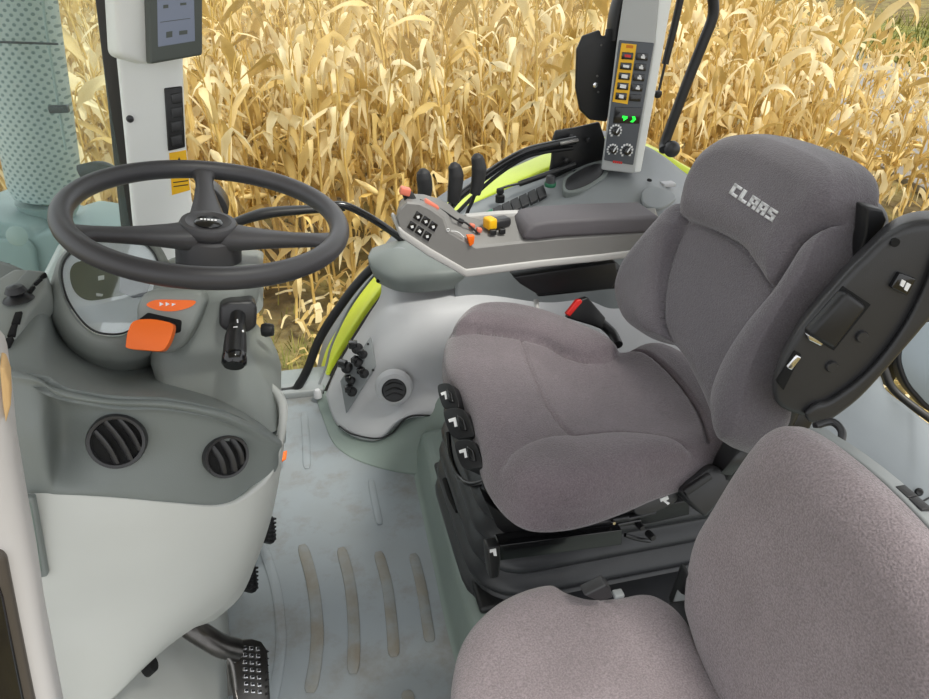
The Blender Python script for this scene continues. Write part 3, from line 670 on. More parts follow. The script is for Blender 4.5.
# rear right pillar with the switch panel
t2 = struct('trim_2', (.8, 1.9, .7))
pB = PLANE((.8, 1.9, 1), (-.12, -1, .06))
prism('pillar_trim', [W(a, b, pl=pB) for a, b in [(650,-260),(628,-60),(623,0),(617,40),(601,170),(634,174),(655,43),(664,-60),(686,-260)]], (.055, .10, 0), M['pillarB'], t2, .005)
pprism('pillar_side', [(686,-260),(664,-60),(655,43),(634,173),(641,172),(656,90),(672,0),(682,-60),(712,-260)], PLANE((.8,1.905,1), (-.12,-1,.06)), .05, M['pillar'], t2, .004)
cp = pprism('control_panel', [(619,40),(654,43),(633,165),(604,160)], pB, .008, M['charcoal2'], t2, .003, lift=.004)
pprism('yellow_field', [(621,43),(636,44.5),(627,104),(612,101.5)], pB, .003, M['yellow'], cp, 0, lift=.0055)
def quad(cx_, cy_, w_, h_, sk=-.13): return [(cx_-w_/2-sk*h_/2*-1, cy_-h_/2-.3), (cx_+w_/2+sk*h_/2*-1*1, cy_-h_/2+.3), (cx_+w_/2+sk*h_/2, cy_+h_/2+.3), (cx_-w_/2+sk*h_/2, cy_+h_/2-.3)]
def pq(name, cx_, cy_, w_, h_, m, par, lift, d=.004, bev=.001):
    k = .14*h_/2
    return pprism(name, [(cx_-w_/2+k, cy_-h_/2-.4), (cx_+w_/2+k, cy_-h_/2+.4), (cx_+w_/2-k, cy_+h_/2+.4), (cx_-w_/2-k, cy_+h_/2-.4)], pB, d, m, par, bev, lift=lift)
pq('top_symbol', 629, 46.5, 7, 3, M['orangeprint'], cp, .006, .002, 0)
for k, (a, b) in enumerate(((626.6,55.7),(625,66),(623.5,76),(622,86),(620.3,96))):
    s = pq('panel_button', a, b, 11, 7, M['gloss'], cp, .009, .006)
    pq('button_icon', a, b, 6 if k != 4 else 4.5, 2.6 if k < 2 else 3.6, M['red'] if k == 0 else M['ink'], s, .0096, .002, 0)
for k, (a, b) in enumerate(((641.5,56.6),(639.7,67),(638,77.3),(636.3,87.5),(634.6,97.5))):
    s = pq('panel_button', a, b, 11, 7, M['gloss'], cp, .008, .005)
    if k < 4: 
        pq('button_icon', a+.5, b+.6, 4, 2.4, M['ink'], s, .0086, .002, 0); pq('button_icon', a+1, b-1.2, 2, 2.2, M['ink'], s, .0086, .002, 0)
ds = pq('status_display', 626.5, 115, 26, 16, M['gloss'], cp, .007, .004)
lathe('status_light', [(0, .002), (.0075, .0015), (.008, 0)], W(624,118,pl=pB)-pB[1]*-.0075, V((-.12,-1,.06)), M['green'], ds, 3)
pq('status_light', 624, 116.8, 5, 2.4, M['green'], ds, .0085, .002, 0)
pprism('status_light', [(631,116),(634,116),(635,119),(632,122),(629,121.5),(632,119)], pB, .002, M['green'], ds, 0, lift=.0085)
for (a, b, r_) in ((615,130.6,6.2),(612,149.4,5.6),(626,150.2,6.6)):
    c = W(a, b, pl=pB)+pB[1]*0+V((-.12,-1,.06)).normalized()*.004; rr = r_/FPX*2.0
    dl = lathe('dial', [(0, .016), (rr*.55, .015), (rr*.62, .012), (rr*.66, .002)], c, V((-.12,-1,.06)), M['gloss'], cp, 24)
    # scale ring printed round the dial, open at the bottom
    fr = frame_of(V((-.12,-1,.06))); ring = []
    for i in range(11):
        q = math.radians(-50+i*28); ring.append((q))
    g = []
    for q in ring:
        p = c+fr@V((math.cos(q)*rr*.9, math.sin(q)*rr*.9, .0006)); g.append(box_geo(p, (rr*.3, .002, rr*.3), bevel=0))
    vs, fs = join(*g); mk('dial_scale', vs, fs, M['ink'], cp, 0)
    box('dial_pointer', c+fr@V((rr*.05, rr*.2, .0165)), (rr*.18, .002, rr*.8), M['ink'], dl, rot=rotv('Y', .5), bevel=0)
# small red printed word: built from little bars
g = []
for k in range(5): g.append(prism_geo([W(612.6+k*1.9, 160.2+k*.25, pl=pB)+V((0,-.0046,0)), W(614+k*1.9, 160.4+k*.25, pl=pB)+V((0,-.0046,0)), W(613.7+k*1.9, 162.6+k*.25, pl=pB)+V((0,-.0046,0)), W(612.3+k*1.9, 162.4+k*.25, pl=pB)+V((0,-.0046,0))], (0, .001, 0), 0))
vs, fs = join(*g); mk('red_print', vs, fs, M['red'], cp, 0)
lathe('pillar_screw', [(0, .003), (.004, .002), (.005, 0)], W(641,147,y=1.9), (0, -1, 0), M['black'], t2, 12)

# black mounting plates left of the pillar
bp = thing('mounting_plate', 'tall black mounting plate fixed behind the left edge of the switch pillar', 'plate', W(595,110,y=1.95))
pyl = PLANE((0, 1.95, 0), (0, 1, 0))
pprism('plate', [(583,36),(600,30),(602,36),(606,36),(607,29),(620,28),(614,90),(607,122),(590,120),(580,110),(576,88),(577,50)], pyl, .012, M['black'], bp, .004)
for (a, b, m_) in ((595,85,'chrome'), (601,45,'metal'), (597,76,'metal'), (598,92,'metal')):
    lathe('bolt', [(0, .004), (.007 if m_ == 'chrome' else .003, .003), (.007 if m_ == 'chrome' else .003, 0)], W(a, b, y=1.949), (0, -1, 0), M[m_], bp, 16)
tube('rubber_edge', [W(632,-40,y=1.97), W(616,10,y=1.97), W(612,40,y=1.97)], .03, M['black'], bp, flat=.5)
lp_ = thing('linkage_bracket', 'lower black bracket with rounded corner carrying two rails beside the switch pillar', 'bracket', W(580,160,y=1.97))
pprism('plate', [(556,131),(575,128),(600,122),(606,140),(602,168),(590,182),(560,190),(548,182),(552,160),(553,140)], PLANE((0, 1.98, 0), (0, 1, 0)), .015, M['black'], lp_, .006)
for (a, b) in ((588,140), (566,160), (571,137), (575,172)):
    lathe('bolt', [(0, .007), (.007, .006), (.008, 0)], W(a, b, y=1.965), (0, -1, 0), M['darkmetal'], lp_, 6)
rails = thing('grab_rail', 'upper curved black rail from lower bracket down behind the lever handles', 'rail', W(500,170,y=1.98))
tube('rail', [W(576,140,y=1.955), W(552,145,y=1.96), W(525,152,y=1.97), W(498,167,y=1.98), W(474,185,y=1.98), W(456,200,y=1.97), W(436,226,y=1.95)], .0125, M['gloss'], rails)
tube('rail_tip', [W(560,144,y=1.945), W(578,140.5,y=1.945)], .006, M['metal'], rails)
tube('cable', [W(573,148,y=1.96), W(545,152,y=1.965), W(524,158,y=1.975), W(499,174,y=1.985), W(478,192,y=1.985), W(458,212,y=1.975)], .006, M['black'], rails)
gs = thing('gas_strut', 'thin black gas strut with ball joint above the console switches', 'strut', W(530,180,y=1.98))
tube('cylinder', [W(575,164,y=1.96), W(545,175,y=1.96), W(519,184,y=1.96)], .0085, M['black'], gs)
tube('rod', [W(522,183,y=1.96), W(508,186,y=1.955), W(497,190,y=1.95)], .0035, M['darkmetal'], gs)
lathe('ball_joint', [(0, .03), (.010, .028), (.012, .018), (.008, .012), (.014, .008), (.014, -.012)], W(500,198,y=1.95), (0, 0, 1), M['black'], gs, 16)

# handle and strut right of the pillar
hd = thing('grab_bar', 'long black bent grab handle hanging right of the switch pillar', 'handle', W(670,150,y=2.0))
tube('handle_bar', [W(706,-60,y=1.98), W(712,-10,y=1.98), W(713,15,y=1.98), W(704,40,y=1.98), W(690,75,y=1.98), W(676,112,y=1.98), W(665,142,y=1.98), W(664,150,y=1.96)], .0155, M['black'], hd)
lathe('end_knob', [(0, .018), (.014, .016), (.022, .008), (.025, 0), (.018, -.014), (0, -.02)], W(672,149,y=1.95), (-.3, -1, .3), M['charcoal'], hd, 24)
g2 = thing('window_strut', 'slim dark gas strut hanging just right of the switch pillar', 'strut', W(662,90,y=2.02))
tube('cylinder', [W(690,-50,y=2.0), W(678,10,y=2.0), W(665,64,y=2.0)], .0105, M['black'], g2)
tube('rod', [W(666,60,y=2.0), W(659,90,y=2.0)], .004, M['darkmetal'], g2)
lathe('ball_joint', [(0, .012), (.010, .008), (.012, 0), (.008, -.01), (0, -.013)], W(658,94,y=1.99), (0, 0, 1), M['black'], g2, 16)

# window 1: windscreen side; window 2: right-hand door glass; window 3: rear
GL = bpy.data.materials.new('cab_glass'); GL.use_nodes = True
nt = GL.node_tree; nt.nodes.clear(); L = nt.links.new
out = nt.nodes.new('ShaderNodeOutputMaterial'); tr = nt.nodes.new('ShaderNodeBsdfTransparent'); gl = nt.nodes.new('ShaderNodeBsdfGlossy'); mx = nt.nodes.new('ShaderNodeMixShader')
tr.inputs[0].default_value = (.96, .985, .98, 1); gl.inputs['Roughness'].default_value = .03; mx.inputs[0].default_value = .03
L(tr.outputs[0], mx.inputs[1]); L(gl.outputs[0], mx.inputs[2]); L(mx.outputs[0], out.inputs[0]); M['glass'] = GL
G2 = GL.copy(); G2.name = 'windscreen_glass'; n2 = G2.node_tree
t_ = [n for n in n2.nodes if n.type == 'BSDF_TRANSPARENT'][0]; t_.inputs[0].default_value = (.90, .97, .965, 1)
m_ = [n for n in n2.nodes if n.type == 'MIX_SHADER'][0]
df = n2.nodes.new('ShaderNodeBsdfDiffuse'); df.inputs[0].default_value = (.55, .72, .72, 1); m2 = n2.nodes.new('ShaderNodeMixShader'); m2.inputs[0].default_value = .10
o_ = [n for n in n2.nodes if n.type == 'OUTPUT_MATERIAL'][0]
n2.links.new(m_.outputs[0], m2.inputs[1]); n2.links.new(df.outputs[0], m2.inputs[2]); n2.links.new(m2.outputs[0], o_.inputs[0]); M['glassfront'] = G2
# cab roof above the frame, with an unseen glass hatch added for top light
cr_ = struct('ceiling', (.4, 1.05, 1.75))
for c_, s_ in (((-.45, 1.08, 1.79), (1.2, 2.1, .08)), ((1.45, 1.08, 1.79), (.8, 2.1, .08)), ((.6, .27, 1.79), (.9, .48, .08)), ((.6, 1.89, 1.79), (.9, .48, .08))):
    box('roof_lining', c_, s_, M['console'], cr_, bevel=.01)
mk('added_hatch_glass', [V((.15, .51, 1.8)), V((1.05, .51, 1.8)), V((1.05, 1.65, 1.8)), V((.15, 1.65, 1.8))], [(0, 1, 2, 3)], M['glass'], cr_, 0)
w1 = struct('window_1', (-.8, 1.8, 0))
# the black edge runs down; windscreen pane spans forward and to the near side
e_top = W(96,-60,y=1.88); e_bot = W(130,226,y=1.86); e_low = W(160,380,y=1.86)
wv = V((-.62, -.34, 0))
pane = mk('pane', [e_top, e_bot, e_low, e_low+wv*1.0+V((0,-.3,0)), e_bot+wv*1.25+V((0,-.3,0)), e_top+wv*1.25+V((0,-.3,0))], [(0, 1, 4, 5), (1, 2, 3, 4)], M['glassfront'], w1, 0)
pprism('window_seal', [(56,-270),(86,-60),(95,0),(107,100),(120,222),(128,280),(140,280),(136,222),(124,110),(114,0),(104,-60),(84,-270)], PLANE((0, 1.86, 0), (0, 1, 0)), .03, M['seal'], w1, .004)
w2 = struct('window_2', (0, 2.02, .3))
wg = [(-.62, .0), (-.02, .0), (.06, .12), (.2, .36), (.42, .5), (.8, .70), (.95, 1.5), (-.5, 1.5)]
mk('pane', [V((a, 2.03, b)) for a, b in wg], [tuple(range(len(wg)))], M['glass'], w2, 0)
tube('frame_seal', [W(386,256,y=2.0), W(366,274,y=2.0), W(346,298,y=2.0), W(321,336,y=2.0), W(308,368,y=2.0), W(300,383,y=2.0), W(292,391,y=2.0), W(262,393,y=2.0), W(200,396,y=2.0)], .0145, M['seal2'], w2)
tube('frame_seal', [W(388,262,y=2.02), W(370,280,y=2.02), W(349,309,y=2.02), W(332,344,y=2.02), W(326,366,y=2.02), W(318,388,y=2.0)], .004, M['consoletop'], w2)
tube('frame_seal', [W(382,296,y=1.94), W(366,318,y=1.94), W(349,345,y=1.94), W(335,371,y=1.95), W(324,394,y=1.96)], .005, M['seal'], w2)
# black door rail crossing behind the wheel
dr = thing('door_rail', 'flat black rail running from behind the steering wheel across the side window', 'rail', W(300,210,y=2.0))
tube('rail_arm', [W(226,226,y=1.96), W(262,214,y=1.96), W(300,210,y=1.96), W(345,208,y=1.96)], .02, M['black'], dr, rs=[.016, .022, .018, .012], flat=.7)
tube('rail_bend', [W(318,207,y=1.95), W(342,205,y=1.95), W(362,213,y=1.95), W(382,225,y=1.95), W(400,238,y=1.96), W(415,252,y=1.97)], .011, M['gloss'], dr)
# rear quarter: pale rear wall and window seal
rw = struct('wall_rear', (1.1, 1.0, .3))
rg = [[W(820,372,y=1.25), W(874,372,y=1.25), W(886,390,y=1.2), W(905,405,y=1.12), W(929,424,y=1.05), W(1000,478,y=.95)],
      [W(800,420,y=1.12), W(846,412,y=1.1), W(880,438,y=1.02), W(905,455,y=.97), W(929,474,y=.92), W(1000,530,y=.82)],
      [W(780,450,y=1.0), W(830,450,y=1.0), W(860,480,y=.94), W(890,505,y=.88), W(929,535,y=.82), W(1000,600,y=.72)],
      [W(780,520,y=.98), W(830,520,y=.98), W(860,550,y=.92), W(890,575,y=.86), W(929,605,y=.80), W(1000,660,y=.7)]]
patch('rear_panel', rg, M['wallrear'], rw, .02, 6)
lathe('panel_screw', [(0, .002), (.006, .004), (.009, 0)], W(919,492,y=.88), (-.4, -.8, .5), M['black'], rw, 16)
tube('panel_joint', [W(912,507,y=.86), W(929,498,y=.87), W(950,488,y=.88)], .002, M['black'], rw)
tube('window_seal', [W(880,352,y=1.28), W(886,374,y=1.25), W(896,392,y=1.22), W(929,418,y=1.15), W(990,462,y=1.05)], .010, M['seal'], rw)
pprism('seal_block', [(872,362),(884,340),(900,330),(900,372),(890,390),(886,378)], PLANE((0, 1.3, 0), (0, 1, 0)), .04, M['black'], rw, .006)
mr = thing('exterior_mirror', 'round-cornered black rimmed mirror outside the rear side window at the right edge', 'mirror', W(915,370,y=1.6))
mp = PLANE((0, 1.6, 0), (-.3, -1, .25))
mo_ = [(929,318),(916,322),(903,338),(897,358),(903,381),(915,398),(932,413),(960,415),(985,380),(975,335),(950,318)]
pprism('mirror_rim', mo_, mp, .04, M['black'], mr, .006, True)
pprism('mirror_glass', [(929,322),(918,326),(906,340),(901,358),(907,379),(918,394),(934,408),(958,409),(980,378),(970,338),(948,322)], mp, .004, M['mirror'], mr, .001, True, lift=.002)
# =========================================================================== STEERING WHEEL
WC = V((-.142, 1.104, .917)); WN = V((.168, -.083, .982)).normalized()
wu = (V((1, 0, 0))-WN*WN.x).normalized(); wv_ = WN.cross(wu)
sw_ = thing('steering_wheel', 'black three-spoke steering wheel on the grey column left of the seats', 'steering wheel', WC)
def wp_(r_, deg, h=0): a = math.radians(deg); return WC+wu*(math.cos(a)*r_)+wv_*(math.sin(a)*r_)+WN*h
tube('rim', [wp_(.2, k*10) for k in range(36)], .0158, M['wheel'], sw_, closed=True, n=4, seg=18)
hub0 = WC-WN*.022
lathe('hub', [(0, .0), (.030, .002), (.034, .005), (.041, .004), (.044, -.002), (.044, -.010), (.040, -.014), (.047, -.018), (.05, -.03), (.05, -.085), (.046, -.10), (0, -.10)], hub0+WN*.01, WN, M['wheel'], sw_, 48)
em = lathe('emblem', [(0, .005), (.018, .0045), (.021, .002), (.021, 0)], hub0+WN*.011, WN, M['gloss'], sw_, 32)
g = []
for k in range(5):
    c = hub0+WN*.0166+wu*(-.0105+k*.0052)
    g.append(box_geo(c, (.0036, .005, .0006), rot=Matrix((wu, wv_, WN)).transposed(), bevel=0))
vs, fs = join(*g); mk('emblem_print', vs, fs, M['ink'], em, 0)
def toward(px, py): 
    p = W(px, py, pl=(WC, WN)); d = p-WC; return math.degrees(math.atan2(d.dot(wv_), d.dot(wu)))
for (ang, flat) in ((toward(75, 232), .0), (toward(332, 240), 0), (toward(203, 168), 0)):
    d = (wp_(1, ang)-WC).normalized(); s_ = WN.cross(d)
    rings = []
    for (r_, w_, h, t_) in ((.030, .030, -.030, .020), (.055, .027, -.026, .016), (.09, .021, -.020, .013), (.13, .015, -.013, .011), (.165, .0145, -.006, .010), (.185, .02, -.002, .009), (.197, .026, 0, .008)):
        c = WC+d*r_+WN*h; rings.append([c+s_*(math.cos(a)*w_)+WN*(math.copysign(abs(math.sin(a))**.6, math.sin(a))*t_) for a in [2*math.pi*j/20 for j in range(20)]])
    loft('spoke', rings, M['wheel'], sw_, smooth=60)
# =========================================================================== STEERING COLUMN
sc_ = thing('steering_column', 'grey steering column shroud under the wheel with orange shuttle lever and stalk', 'steering column', (-.2, 1.1, .3))
def ring(cx_, cy_, cz_, w_, h_, r_, tilt=0):
    ux = V((math.cos(tilt), 0, -math.sin(tilt))); return rrect((cx_, cy_, cz_), ux, (0, 1, 0), w_, h_, r_, 6)
TC = []
for (pxl, pxr, pyn, yn, dp, z_) in ((166, 256, 282, 1.03, .15, None), (150, 263, 293, 1.01, .20, None), (146, 262, 312, 1.005, .21, None), (147, 255, 334, 1.0, .21, None), (146, 250, 356, .985, .21, None), (146, 251, 374, .965, .22, None), (152, 262, 394, .935, .24, None), (165, 272, 412, .91, .27, None), (190, 279, 430, .89, .28, None), (225, 283, 446, .885, .28, None)):
    a = W(pxl, pyn, y=yn); b = W(pxr, pyn, y=yn); cz_ = (a.z+b.z)/2
    TC.append(rrect(((a.x+b.x)/2, yn+dp/2, cz_), (1, 0, 0), (0, 1, -.12), b.x-a.x, dp, min(.045, (b.x-a.x)*.35), 6))
loft('shroud', TC, M['column'], sc_, smooth=70)
loft('column_top', [rrect(WC-WN*.10+V((.01,.02,0)), (1,0,0), (0,1,0), .11, .13, .04, 6), rrect(WC-WN*.16+V((.012,.02,0)), (1,0,0), (0,1,0), .15, .18, .05, 6)], M['column'], sc_)
lathe('rubber_boot', [(.042, .0), (.05, -.02), (.044, -.035), (.055, -.06)], WC-WN*.10, WN, M['black'], sc_)
# orange direction lever and its raised module
mp_ = PLANE(W(170, 310, y=.985), (-.05, -1, .35))
md = pprism('lever_module', [(138,312),(141,300),(150,291),(175,289),(200,290),(206,298),(204,308),(194,330),(182,347),(165,353),(150,345),(141,335)], mp_, .07, M['column'], sc_, .010, True, 4, lift=.012)
pprism('module_label', [(149,304),(158,299),(180,299),(197,300),(192,306),(176,310),(160,309)], mp_, .002, M['orange'], md, 0, True, lift=.0135)
for q in ([(162,301),(166,303),(162,305)], [(168,301),(172,303),(168,305)], [(174,302),(178,303),(174,305)]):
    pprism('label_arrow', q, mp_, .001, M['ink'], md, 0, lift=.0142)
pprism('lever_slot', [(141,318),(150,311),(184,319),(183,331),(172,334),(140,330)], mp_, .01, M['void'], md, .003, lift=.0135)
lv_ = pprism('shuttle_lever', [(126,342),(128,331),(134,321),(150,319),(168,322),(173,326),(171,337),(166,347),(160,351),(142,350),(127,348)], PLANE(W(150,335,y=.93), (-.1, -1, .7)), .014, M['orange'], sc_, .005, True, 4)
tube('lever_stem', [W(160,332,y=.94), W(172,326,y=.97), W(180,322,y=1.0)], .009, M['black'], sc_)
# multifunction stalk
sb = pprism('stalk_base', [(220,304),(228,300),(252,299),(257,305),(256,325),(248,331),(226,330),(219,324)], PLANE(W(238,315,y=.985), (.1, -1, .2)), .05, M['charcoal'], sc_, .006, lift=.012)
s0 = W(238,316,y=.975); s1 = W(236,335,y=.93); s2 = W(234.5,357,y=.90)
sk_ = tube('stalk', [s0, s0.lerp(s1, .6), s1, s1.lerp(s2, .5), s2], .015, M['black'], sc_, rs=[.011, .0115, .0145, .016, .0165], seg=20)
dd = (s2-s1).normalized(); lathe('stalk_end', [(.0165, 0), (.0172, .003), (.0172, .014), (.014, .018), (0, .018)], s2-dd*.004, dd, M['gloss'], sk_, 24)
for (a, b, w_, h_) in ((237.5,321,1.5,4), (235.5,327,4.5,1.2), (235.5,330,4.5,1.2), (243,331,2,2.5), (229,333,2,2)):
    c = W(a, b, t=((s0-CAM).dot(F)+(s1-CAM).dot(F))/2-.026)
    box('stalk_print', c, (w_/FPX*.9, .001, h_/FPX*.9), M['ink'], sk_, rot=rotv('X', -.6), bevel=0)
# small switch behind the wheel on the far side of the column
pprism('far_control', [(196,185),(212,188),(224,200),(228,214),(216,222),(196,218)], PLANE((0, 1.30, 0), (0, 1, 0)), .05, M['charcoal'], sc_, .01, True)
lathe('column_knob', [(0, .02), (.010, .018), (.012, .006), (.010, 0)], W(262,330,y=1.06), (1, -.2, 0), M['black'], sc_, 16)
# instrument cluster pod
LN = V((.42, -.42, .80)).normalized(); lc = W(105, 290, y=1.06)
lpn = (lc, LN)
lens = [(62,272),(68,256),(84,244),(110,236),(135,238),(150,248),(158,262),(160,282),(154,304),(140,322),(126,332),(110,334),(93,330),(78,316),(66,295)]
pod = [(54,274),(61,255),(80,240),(110,230),(140,232),(158,244),(168,262),(170,286),(164,310),(150,330),(130,342),(108,344),(88,338),(70,322),(58,298)]
pod2 = [(48,297),(54,275),(75,255),(110,245),(145,250),(170,268),(182,290),(182,315),(172,336),(155,350),(133,358),(110,358),(88,352),(68,337),(54,316)]
pod3 = [(60,335),(62,305),(85,285),(115,275),(150,280),(175,295),(188,315),(188,335),(175,352),(158,364),(135,373),(112,376),(92,370),(75,358),(65,348)]
P0 = [W(a, b, pl=lpn) for a, b in pod]; P00 = [W(a, b, pl=lpn)-LN*.006 for a, b in lens]
P1 = [W(a, b, pl=(lc-LN*.02, LN)) for a, b in pod2]
P2 = [W(a, b, pl=(lc-LN*.085, LN)) for a, b in pod3]
cl = thing('instrument_cluster', None, None, (0, 0, 0)); cl.parent = sc_
def cc(r_): return catmull(r_, 5, True)
mid = [(a*.5+b*.5)+LN*.006 for a, b in zip(P0, P00)]
loft('cluster_housing', [cc(P00), cc(mid), cc(P0), cc(P1), cc([p-LN*.012 for p in P1]), cc(P2), cc([p-LN*.05 for p in P2])], M['column'], cl, cap=False, smooth=70)
pprism('cluster_face', lens, (lc-LN*.008, LN), .004, M['silversky'], cl, 0, True)
pprism('display', [(70,272),(78,262),(100,262),(126,268),(135,278),(131,292),(112,297),(88,300),(74,290)], (lc-LN*.0075, LN), .002, M['dashscreen'], cl, 0, True, lift=.0008)
pprism('display', [(120,278),(140,276),(150,284),(146,296),(134,298),(119,292)], (lc-LN*.0075, LN), .002, M['screen2'], cl, 0, lift=.002)
pprism('gauge_print', [(98,277),(104,276),(104,280),(98,281)], (lc-LN*.0075, LN), .002, M['ink'], cl, 0, lift=.0025)
pprism('gauge_print', [(96,294),(103,295),(102,297),(96,296.5)], (lc-LN*.0075, LN), .002, M['ink'], cl, 0, lift=.0025)
tube('lens_bezel', [W(a, b, pl=lpn) for a, b in lens], .0014, M['charcoal'], cl, closed=True)
LG = M['glass'].copy(); LG.name = 'cluster_lens'; [n for n in LG.node_tree.nodes if n.type == 'MIX_SHADER'][0].inputs[0].default_value = .10
pprism('cluster_lens', lens, (lc-LN*.001, LN), .001, LG, cl, 0, True)

# =========================================================================== DASHBOARD
db = thing('dashboard', 'grey and pale dashboard body with two round black air vents, left of the floor', 'dashboard', (-.35, .9, .3))
# upper grey panel: from the hollow beside the cluster over the ridge and down the vent face
D = [[W(-40,250,y=1.15), W(20,268,y=1.12), W(48,292,y=1.10), W(70,330,y=1.10), W(110,350,y=1.12), W(160,360,y=1.10), W(215,375,y=1.08), W(262,400,y=1.02), W(277,418,y=1.02)],
     [W(-40,300,y=1.02), W(5,310,y=1.00), W(42,318,y=.98), W(60,350,y=.97), W(110,376,y=.96), W(160,380,y=.97), W(215,392,y=.99), W(258,415,y=.97), W(279,432,y=.93)],
     [W(-40,345,y=.90), W(0,356,y=.88), W(34,367,y=.86), W(58,378,y=.85), W(110,391,y=.85), W(165,394,y=.85), W(218,404,y=.86), W(256,422,y=.87), W(281,440,y=.89)],
     [W(-40,362,y=.85), W(0,371,y=.83), W(36,379,y=.81), W(62,394,y=.80), W(112,402,y=.80), W(168,404,y=.80), W(219,414,y=.81), W(255,429,y=.83), W(282,446,y=.87)],
     [W(-40,375,y=.83), W(0,384,y=.82), W(40,392,y=.81), W(66,406,y=.830), W(113,412,y=.815), W(169,416,y=.815), W(219,426,y=.825), W(253,440,y=.84), W(279,452,y=.875)],
     [W(-40,430,y=.81), W(2,436,y=.80), W(42,440,y=.785), W(62,446,y=.828), W(113,450,y=.808), W(170,452,y=.812), W(222,458,y=.825), W(252,462,y=.845), W(278,466,y=.88)],
     [W(-40,482,y=.80), W(5,489,y=.79), W(45,490,y=.785), W(62,490,y=.785), W(113,493,y=.785), W(170,499,y=.79), W(222,502,y=.81), W(249,494,y=.84), W(272,476,y=.88)],
     [W(-40,487,y=.815), W(5,494,y=.80), W(45,495,y=.795), W(62,495,y=.795), W(113,498,y=.795), W(170,504,y=.80), W(223,507,y=.82), W(251,498,y=.85), W(275,480,y=.89)]]
D = [r_+[r_[-1]+V((-.03, .10, 0)), r_[-1]+V((-.06, .30, 0))] for r_ in D]
patch('upper_panel', D, M['dash'], db, .012, 8)
# lower pale panel, wrapping round the right edge
E_ = [[W(-40,488,y=.800), W(20,492,y=.79), W(60,494,y=.785), W(120,498,y=.785), W(170,503,y=.788), W(222,506,y=.805), W(253,492,y=.832), W(275,466,y=.868), W(287,402,y=.92)],
      [W(-40,520,y=.785), W(20,520,y=.778), W(60,522,y=.775), W(120,524,y=.775), W(170,526,y=.782), W(218,526,y=.80), W(254,520,y=.83), W(273,503,y=.885), W(281,440,y=.935)],
      [W(-40,560,y=.775), W(20,560,y=.765), W(60,562,y=.765), W(115,562,y=.768), W(165,560,y=.775), W(210,558,y=.795), W(246,550,y=.83), W(262,543,y=.885), W(272,498,y=.94)],
      [W(-40,620,y=.755), W(20,618,y=.75), W(60,615,y=.75), W(108,610,y=.755), W(155,604,y=.765), W(196,596,y=.785), W(228,588,y=.82), W(244,582,y=.87), W(258,548,y=.94)],
      [W(-40,700,y=.72), W(20,690,y=.72), W(56,670,y=.725), W(98,655,y=.735), W(136,645,y=.75), W(170,632,y=.775), W(198,620,y=.81), W(222,609,y=.85), W(243,588,y=.92)],
      [W(-40,790,y=.69), W(20,780,y=.69), W(50,750,y=.70), W(80,722,y=.71), W(112,700,y=.73), W(140,672,y=.76), W(164,650,y=.80), W(190,630,y=.84), W(220,612,y=.91)]]
E_ = [r_+[r_[-1]+V((-.05, .12, 0)), r_[-1]+V((-.08, .30, 0))] for r_ in E_]
patch('lower_panel', E_, M['white'], db, .012, 8)
pprism('panel_gap', [(262,398),(280,402),(286,414),(278,432),(268,420)], PLANE(W(275,415,y=.99), (0, -1, .4)), .01, M['charcoal'], db, .002)
# skirt of the column meeting the dashboard
# round vents
def vent(cx_, cy_, y_, r_, n_, turn):
    c = W(cx_, cy_, y=y_); n_ = V(n_).normalized(); a = thing('air_vent', None, None, (0, 0, 0)); a.parent = db
    lathe('vent_ring', [(r_*.80, .002), (r_*.84, .007), (r_*.95, .008), (r_, .003), (r_, -.02)], c, n_, M['charcoal'], a, 48, cap=False)
    lathe('vent_bowl', [(0, -.001), (r_*.6, 0), (r_*.8, .001), (r_*.82, .002)], c, n_, M['void'], a, 40)
    fr = frame_of(n_)
    for k, off in enumerate((-.42, .02, .45)):
        w2_ = math.sqrt(max(.05, .62-off*off))*r_
        pts = [c+fr@(rotv('Z', turn)@V((off*r_+.10*r_*math.cos(q*math.pi/2), w2_*q, .001+.004*math.cos(q*math.pi/2)))) for q in (-1, -.5, 0, .5, 1)]
        tube('vane', pts, r_*.085, M['charcoal'], a, flat=2.2 if k != 1 else 2.6, flatdir=n_*.6+fr.col[0]*.5, seg=8)
vent(117, 441, .803, .036, (.10, -1, .38), .35)
vent(226, 456, .822, .031, (.45, -1, .38), .1)
pprism('pocket', [(22,498),(34,497),(48,576),(34,579)], PLANE(W(35,535,y=.762), (0, -1, .12)), .012, M['dash'], db, .003, lift=.002)
pprism('pocket_inset', [(26,502),(32,501),(43,570),(36,572)], PLANE(W(35,535,y=.762), (0, -1, .12)), .012, M['ledge'], db, .003, lift=.004)
# far-left top cover with demister slots and knob
tl = PLANE(W(20,300,y=1.0), (.1, -.35, 1))
pprism('top_cover', [(-30,300),(16,272),(48,274),(50,292),(34,312),(16,345),(2,372),(-30,372)], tl, .05, M['column'], db, .008, lift=.01)
pprism('cover_recess', [(12,296),(30,276),(46,279),(28,299)], tl, .008, M['dash'], db, .002, lift=.013)
for q in ([(30,299),(35,293),(38,293),(33,300)], [(36,291),(42,285),(45,285),(39,291)], [(42,284),(47,279),(49,280),(45,284)]):
    pprism('demister_slot', q, tl, .008, M['void'], db, .001, lift=.014)
for q in ([(18,319),(25,318),(22,329),(14,331)], [(14,332),(20,330),(17,341),(10,343)], [(9,345),(16,343),(13,354),(7,357)]):
    pprism('demister_slot', q, tl, .008, M['void'], db, .001, lift=.014)
lathe('sensor_knob', [(0, .022), (.010, .020), (.014, .012), (.009, .008), (.018, .003), (.02, 0)], W(21,306,pl=tl)+V((0,0,.01)), (0, 0, 1), M['black'], db, 24)
pprism('black_cowl', [(-30,300),(0,288),(14,272),(10,262),(-30,262)], PLANE(W(0,280,y=1.3), (.1, -.3, 1)), .03, M['void'], db, .004)

